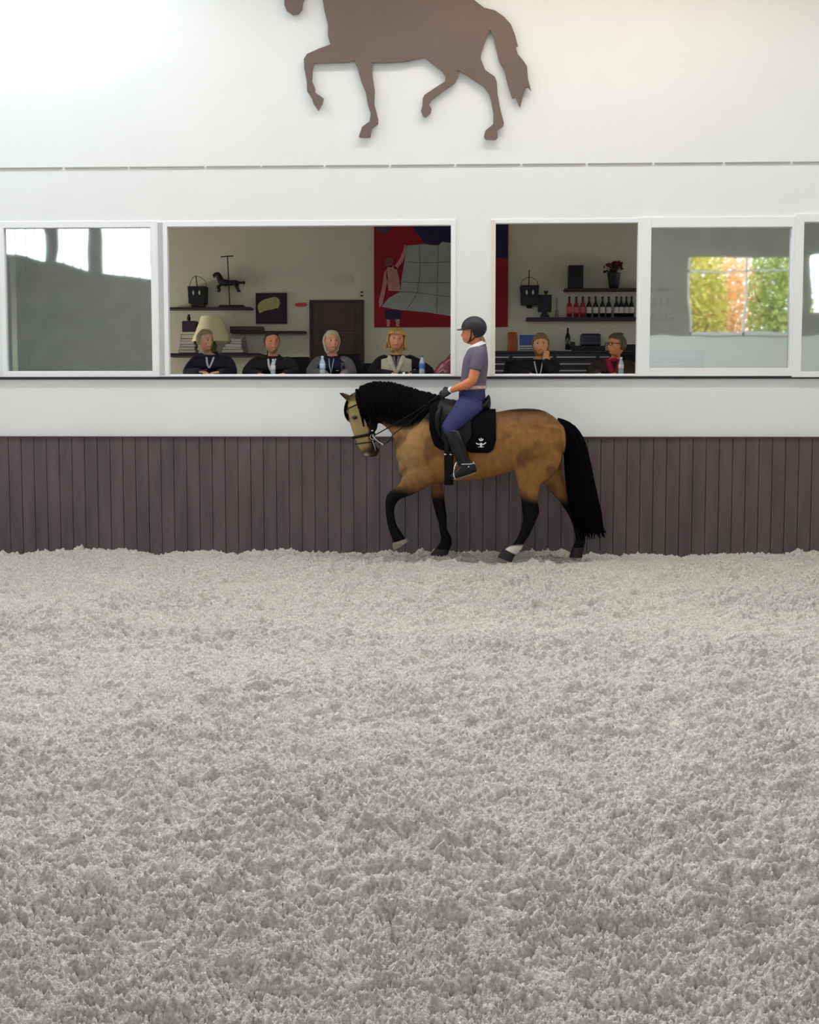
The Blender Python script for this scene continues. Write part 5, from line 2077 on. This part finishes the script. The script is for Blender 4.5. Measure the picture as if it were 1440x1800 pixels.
M_redg = mat('red_glass', srgb(140, 22, 36), .2)
M_dkg = mat('dark_glass', srgb(26, 22, 30), .18)
M_foil = mat('black_foil', srgb(18, 14, 20), .4)
M_lab = mat('off_white_label', srgb(196, 188, 186), .7)
M_lab2 = mat('red_label', srgb(186, 80, 86), .7)
proto_r = wine((M_redg, M_foil, M_lab2), 'red bottle at the left end of the bottle row', 1001)
for px, lb in ((1013, 'second bottle in the row, red glass'), (1024.5, 'third bottle in the row, dull red beside the black ones')):
    c_ = copy_tree(proto_r); c_.location = tuple(at(px, 557, ysr)); c_['label'] = lb
proto_b = wine((M_dkg, M_foil, M_lab), 'first dark bottle after the red ones', 1035.5)
names = ['second dark bottle after the red ones', 'third dark bottle, beneath the gap on the upper shelf', 'fourth dark bottle, left below the flower pot',
         'fifth dark bottle, directly below the flower pot', 'dark bottle left of the end pair', 'dark bottle, left one of the pair by the window frame',
         'dark bottle, right one of the pair by the window frame', 'dark bottle seen through the closed pane, nearest the frame',
         'dark bottle in the middle of those seen through the closed pane', 'dark bottle furthest right, behind the closed pane']
for px, lb in zip((1047, 1059, 1070, 1083.5, 1092, 1101, 1110, 1150, 1161, 1173), names):
    c_ = copy_tree(proto_b); c_.location = tuple(at(px, 557, ysr)); c_['label'] = lb

g = MB(); bx(g, 1000, 1026, 466, 506, YB - .22, YB - .04)
tag(g.build('black_box', M_black, bevel=.006), 'tall black box standing on the upper right shelf', 'box')
P = at(1079, 506, ysr)
r = empty('potted_flowers', P)
tag(r, 'dark red flowers in a black tapered pot on the upper right shelf', 'plant')
g = MB(); g.lathe(P, [(.06, 0), (.068, .01), (.092, .20), (.096, .215), (.085, .215)]); g.build('pot', M_black, r, smooth=True)
M_petal = mat('dark_red_petals', srgb(92, 20, 34), .7, vary=.3, vscale=30)
M_stem = mat('dark_stem', srgb(34, 44, 30), .7)
g, h_ = MB(), MB()
for i in range(60):
    a = random.uniform(0, 6.28); rr = random.uniform(.02, .15)
    q_ = P + np.array((rr * math.cos(a), rr * math.sin(a) * .6, .25 + random.uniform(0, .14) - rr * .2))
    g.ball(q_, (random.uniform(.014, .026), .02, random.uniform(.012, .022)), n=8, m=6)
    h_.tube([P + (0, 0, .2), (P + (0, 0, .2)) * .5 + q_ * .5 + (0, 0, .01), q_], .003, n=4, sub=1)
g.build('flowers', M_petal, r, smooth=True); h_.build('stems', M_stem, r, smooth=True)

# sideboard
ysb = YB - .5
r = empty('sideboard', (at(990, 617, ysb)[0], YB - .25, FZ))
tag(r, 'long dark sideboard with pale bar handles behind the right-hand table', 'sideboard')
A, B = at(800, 617, ysb), at(1240, 617, ysb)
zt = A[2]
M_side = mat('blackened_wood', srgb(40, 30, 42), .45, vary=.12, vscale=5, stretch=(1, 4, 4))
M_bar = mat('pale_bar', srgb(176, 168, 178), .35, .3)
g = MB(); g.box(A[0] + .01, B[0] - .01, ysb + .02, YB - .005, FZ, zt - .03); g.build('body', M_side, r)
g = MB(); g.box(A[0], B[0], ysb - .015, YB - .003, zt - .03, zt); g.build('worktop', M_side, r, bevel=.003)
cols = [(802, 897), (899, 974), (976, 1050), (1052, 1140), (1142, 1238)]
rows_ = [(zt - .035, zt - .125), (zt - .13, zt - .225), (zt - .23, zt - .48), (zt - .485, FZ + .05)]
for ci, (a, b_) in enumerate(cols):
    x0, x1 = at(a, 617, ysb)[0], at(b_, 617, ysb)[0]
    for ri, (z1, z0) in enumerate(rows_):
        g = MB(); g.box(x0, x1, ysb, ysb + .02, z0 + .003, z1); dr = g.build('drawer', M_side, r, bevel=.002)
        g = MB(); zz = z1 - .055 if ri < 2 else z1 - .05
        g.box(x0 + .02, x1 - .02, ysb - .018, ysb - .002, zz - .009, zz + .009); g.build('bar_handle', M_bar, dr, bevel=.002)


def on_side(px, h=0): return np.array((at(px, 617, YB - .3)[0], YB - .3, zt))


P = on_side(900.5)
g = MB(); g.lathe(P, [(.062, 0), (.066, .008), (.066, .27), (.060, .275)])
tag(g.build('orange_canister', mat('burnt_orange', srgb(178, 82, 40), .5, vary=.15, vscale=6), smooth=True), 'burnt orange cylinder at the left end of the sideboard', 'canister')
r = empty('blue_picture_box', on_side(925))
tag(r, 'blue and white printed box beside the orange cylinder', 'box')
g = MB(); A, B = at(911, 590, YB - .34), at(940, 590, YB - .34)
g.box(A[0], B[0], YB - .34, YB - .2, zt, zt + .245); g.build('carton', M_wht, r, bevel=.003)
g = MB(); g.box(A[0] + .02, B[0] - .004, YB - .344, YB - .338, zt + .085, zt + .235); g.build('blue_print', mat('blue_print', srgb(60, 92, 150), .5, vary=.5, vscale=22), r)
for k in range(2):
    g = MB(); g.box(A[0] + .02, B[0] - .01, YB - .344, YB - .338, zt + .02 + k * .03, zt + .032 + k * .03); g.build('printed_line', mat('navy_line', srgb(60, 60, 84), .6), r)
P = on_side(998)
g = MB(); g.lathe(P, [(.032, 0), (.036, .006), (.036, .2), (.03, .23), (.014, .27), (.013, .33), (.010, .335)])
tag(g.build('wine_bottle', M_dkg, smooth=True), 'single dark bottle standing on the sideboard', 'bottle')
P = on_side(1007)
g = MB(); g.lathe(P, [(.03, 0), (.034, .005), (.034, .13), (.03, .135)])
tag(g.build('dark_jar', mat('dark_plum_jar', srgb(44, 32, 52), .4), smooth=True), 'small dark jar right of the single bottle', 'jar')
g = MB(); A, B = at(976, 617, YB - .42), at(1005, 617, YB - .42)
g.box(A[0], B[0], YB - .45, YB - .3, zt, zt + .012); tag(g.build('tray', M_wht, bevel=.003), 'thin pale tray in front of the single bottle', 'tray')
A, B = at(1009, 617, YB - .38), at(1064, 607, YB - .38)
g = MB(); g.box(A[0], B[0], YB - .42, YB - .12, zt, zt + .075); tag(g.build('console', M_black, bevel=.006), 'low black console under the rounded dark screen', 'console')
A, B = at(1021, 607, YB - .3), at(1056.5, 587, YB - .3)
g = MB(); g.box(A[0], B[0], YB - .32, YB - .16, zt + .077, B[2] + .005); tag(g.build('monitor', mat('midnight_panel', srgb(22, 20, 40), .3), bevel=.022), 'dark rounded screen on the low console', 'monitor')
A, B = at(1096, 617, YB - .3), at(1118, 603, YB - .3)
g = MB(); g.box(A[0], B[0], YB - .33, YB - .2, zt, B[2] - .02); tag(g.build('carton', M_black, bevel=.004), 'black carton at the right on the sideboard', 'box')
g = MB(); A, B = at(1097, 617, YB - .3), at(1110, 603, YB - .3)
g.box(A[0], B[0], YB - .32, YB - .22, B[2] - .019, B[2]); tag(g.build('packet', M_wht, bevel=.003), 'small white packet on the black carton', 'packet')

# ------------------------------------------------------------------ outside, mirrored in the panes
M_grass = mat('grass', srgb(96, 110, 60), .95, vary=.3, vscale=.6)
w = MB(); w.box(-60, 60, -70, -14.3, -.4, -.2); struct(w.build('ground_outside', M_grass))


def tree(x, y, h, cr, leaf, label, seed):
    rnd = random.Random(seed)
    r = empty('tree', (x, y, -.2))
    tag(r, label, 'tree')
    g = MB()
    g.tube([(x, y, -.2), (x + .1, y, h * .3), (x - .05, y, h * .55)], [.22, .16, .08], n=10)
    for k in range(6):
        a = k * 1.05
        g.tube([(x, y, h * (.28 + .04 * k)), (x + math.cos(a) * cr * .4, y + math.sin(a) * cr * .4, h * (.45 + .05 * k)), (x + math.cos(a) * cr * .75, y + math.sin(a) * cr * .75, h * (.55 + .05 * k))], [.07, .045, .015], n=6)
    g.build('trunk', mat('bark', srgb(80, 66, 52), .9), r, smooth=True)
    V, F = [], []
    for i in range(5200):
        u = nrm(np.array([rnd.gauss(0, 1) for _ in range(3)])) * rnd.random() ** .4
        c = np.array((x + u[0] * cr, y + u[1] * cr, h * .62 + u[2] * h * .38))
        a = nrm(np.array([rnd.gauss(0, 1) for _ in range(3)])) * .085
        b_ = nrm(np.cross(a, [rnd.gauss(0, 1) for _ in range(3)])) * .07
        V += [c - a, c + b_, c + a, c - b_]
        F.append((4 * i, 4 * i + 1, 4 * i + 2, 4 * i + 3))
    g = MB(); g.add(V, F)
    g.build('foliage', leaf, r)


tree(8.9, -18.6, 8.6, 1.2, mat('yellow_leaves', srgb(240, 230, 130), .8, vary=.2, vscale=2), 'yellow autumn tree mirrored at the left of the right-hand pane', 1)
tree(10.9, -22.5, 8.6, 1.7, mat('orange_leaves', srgb(252, 206, 150), .8, vary=.2, vscale=2), 'orange autumn tree mirrored in the right-hand pane', 2)
tree(12.0, -18.6, 8.8, 1.2, mat('green_leaves', srgb(200, 208, 124), .8, vary=.2, vscale=2), 'bright green tree mirrored at the right of the right-hand pane', 3)
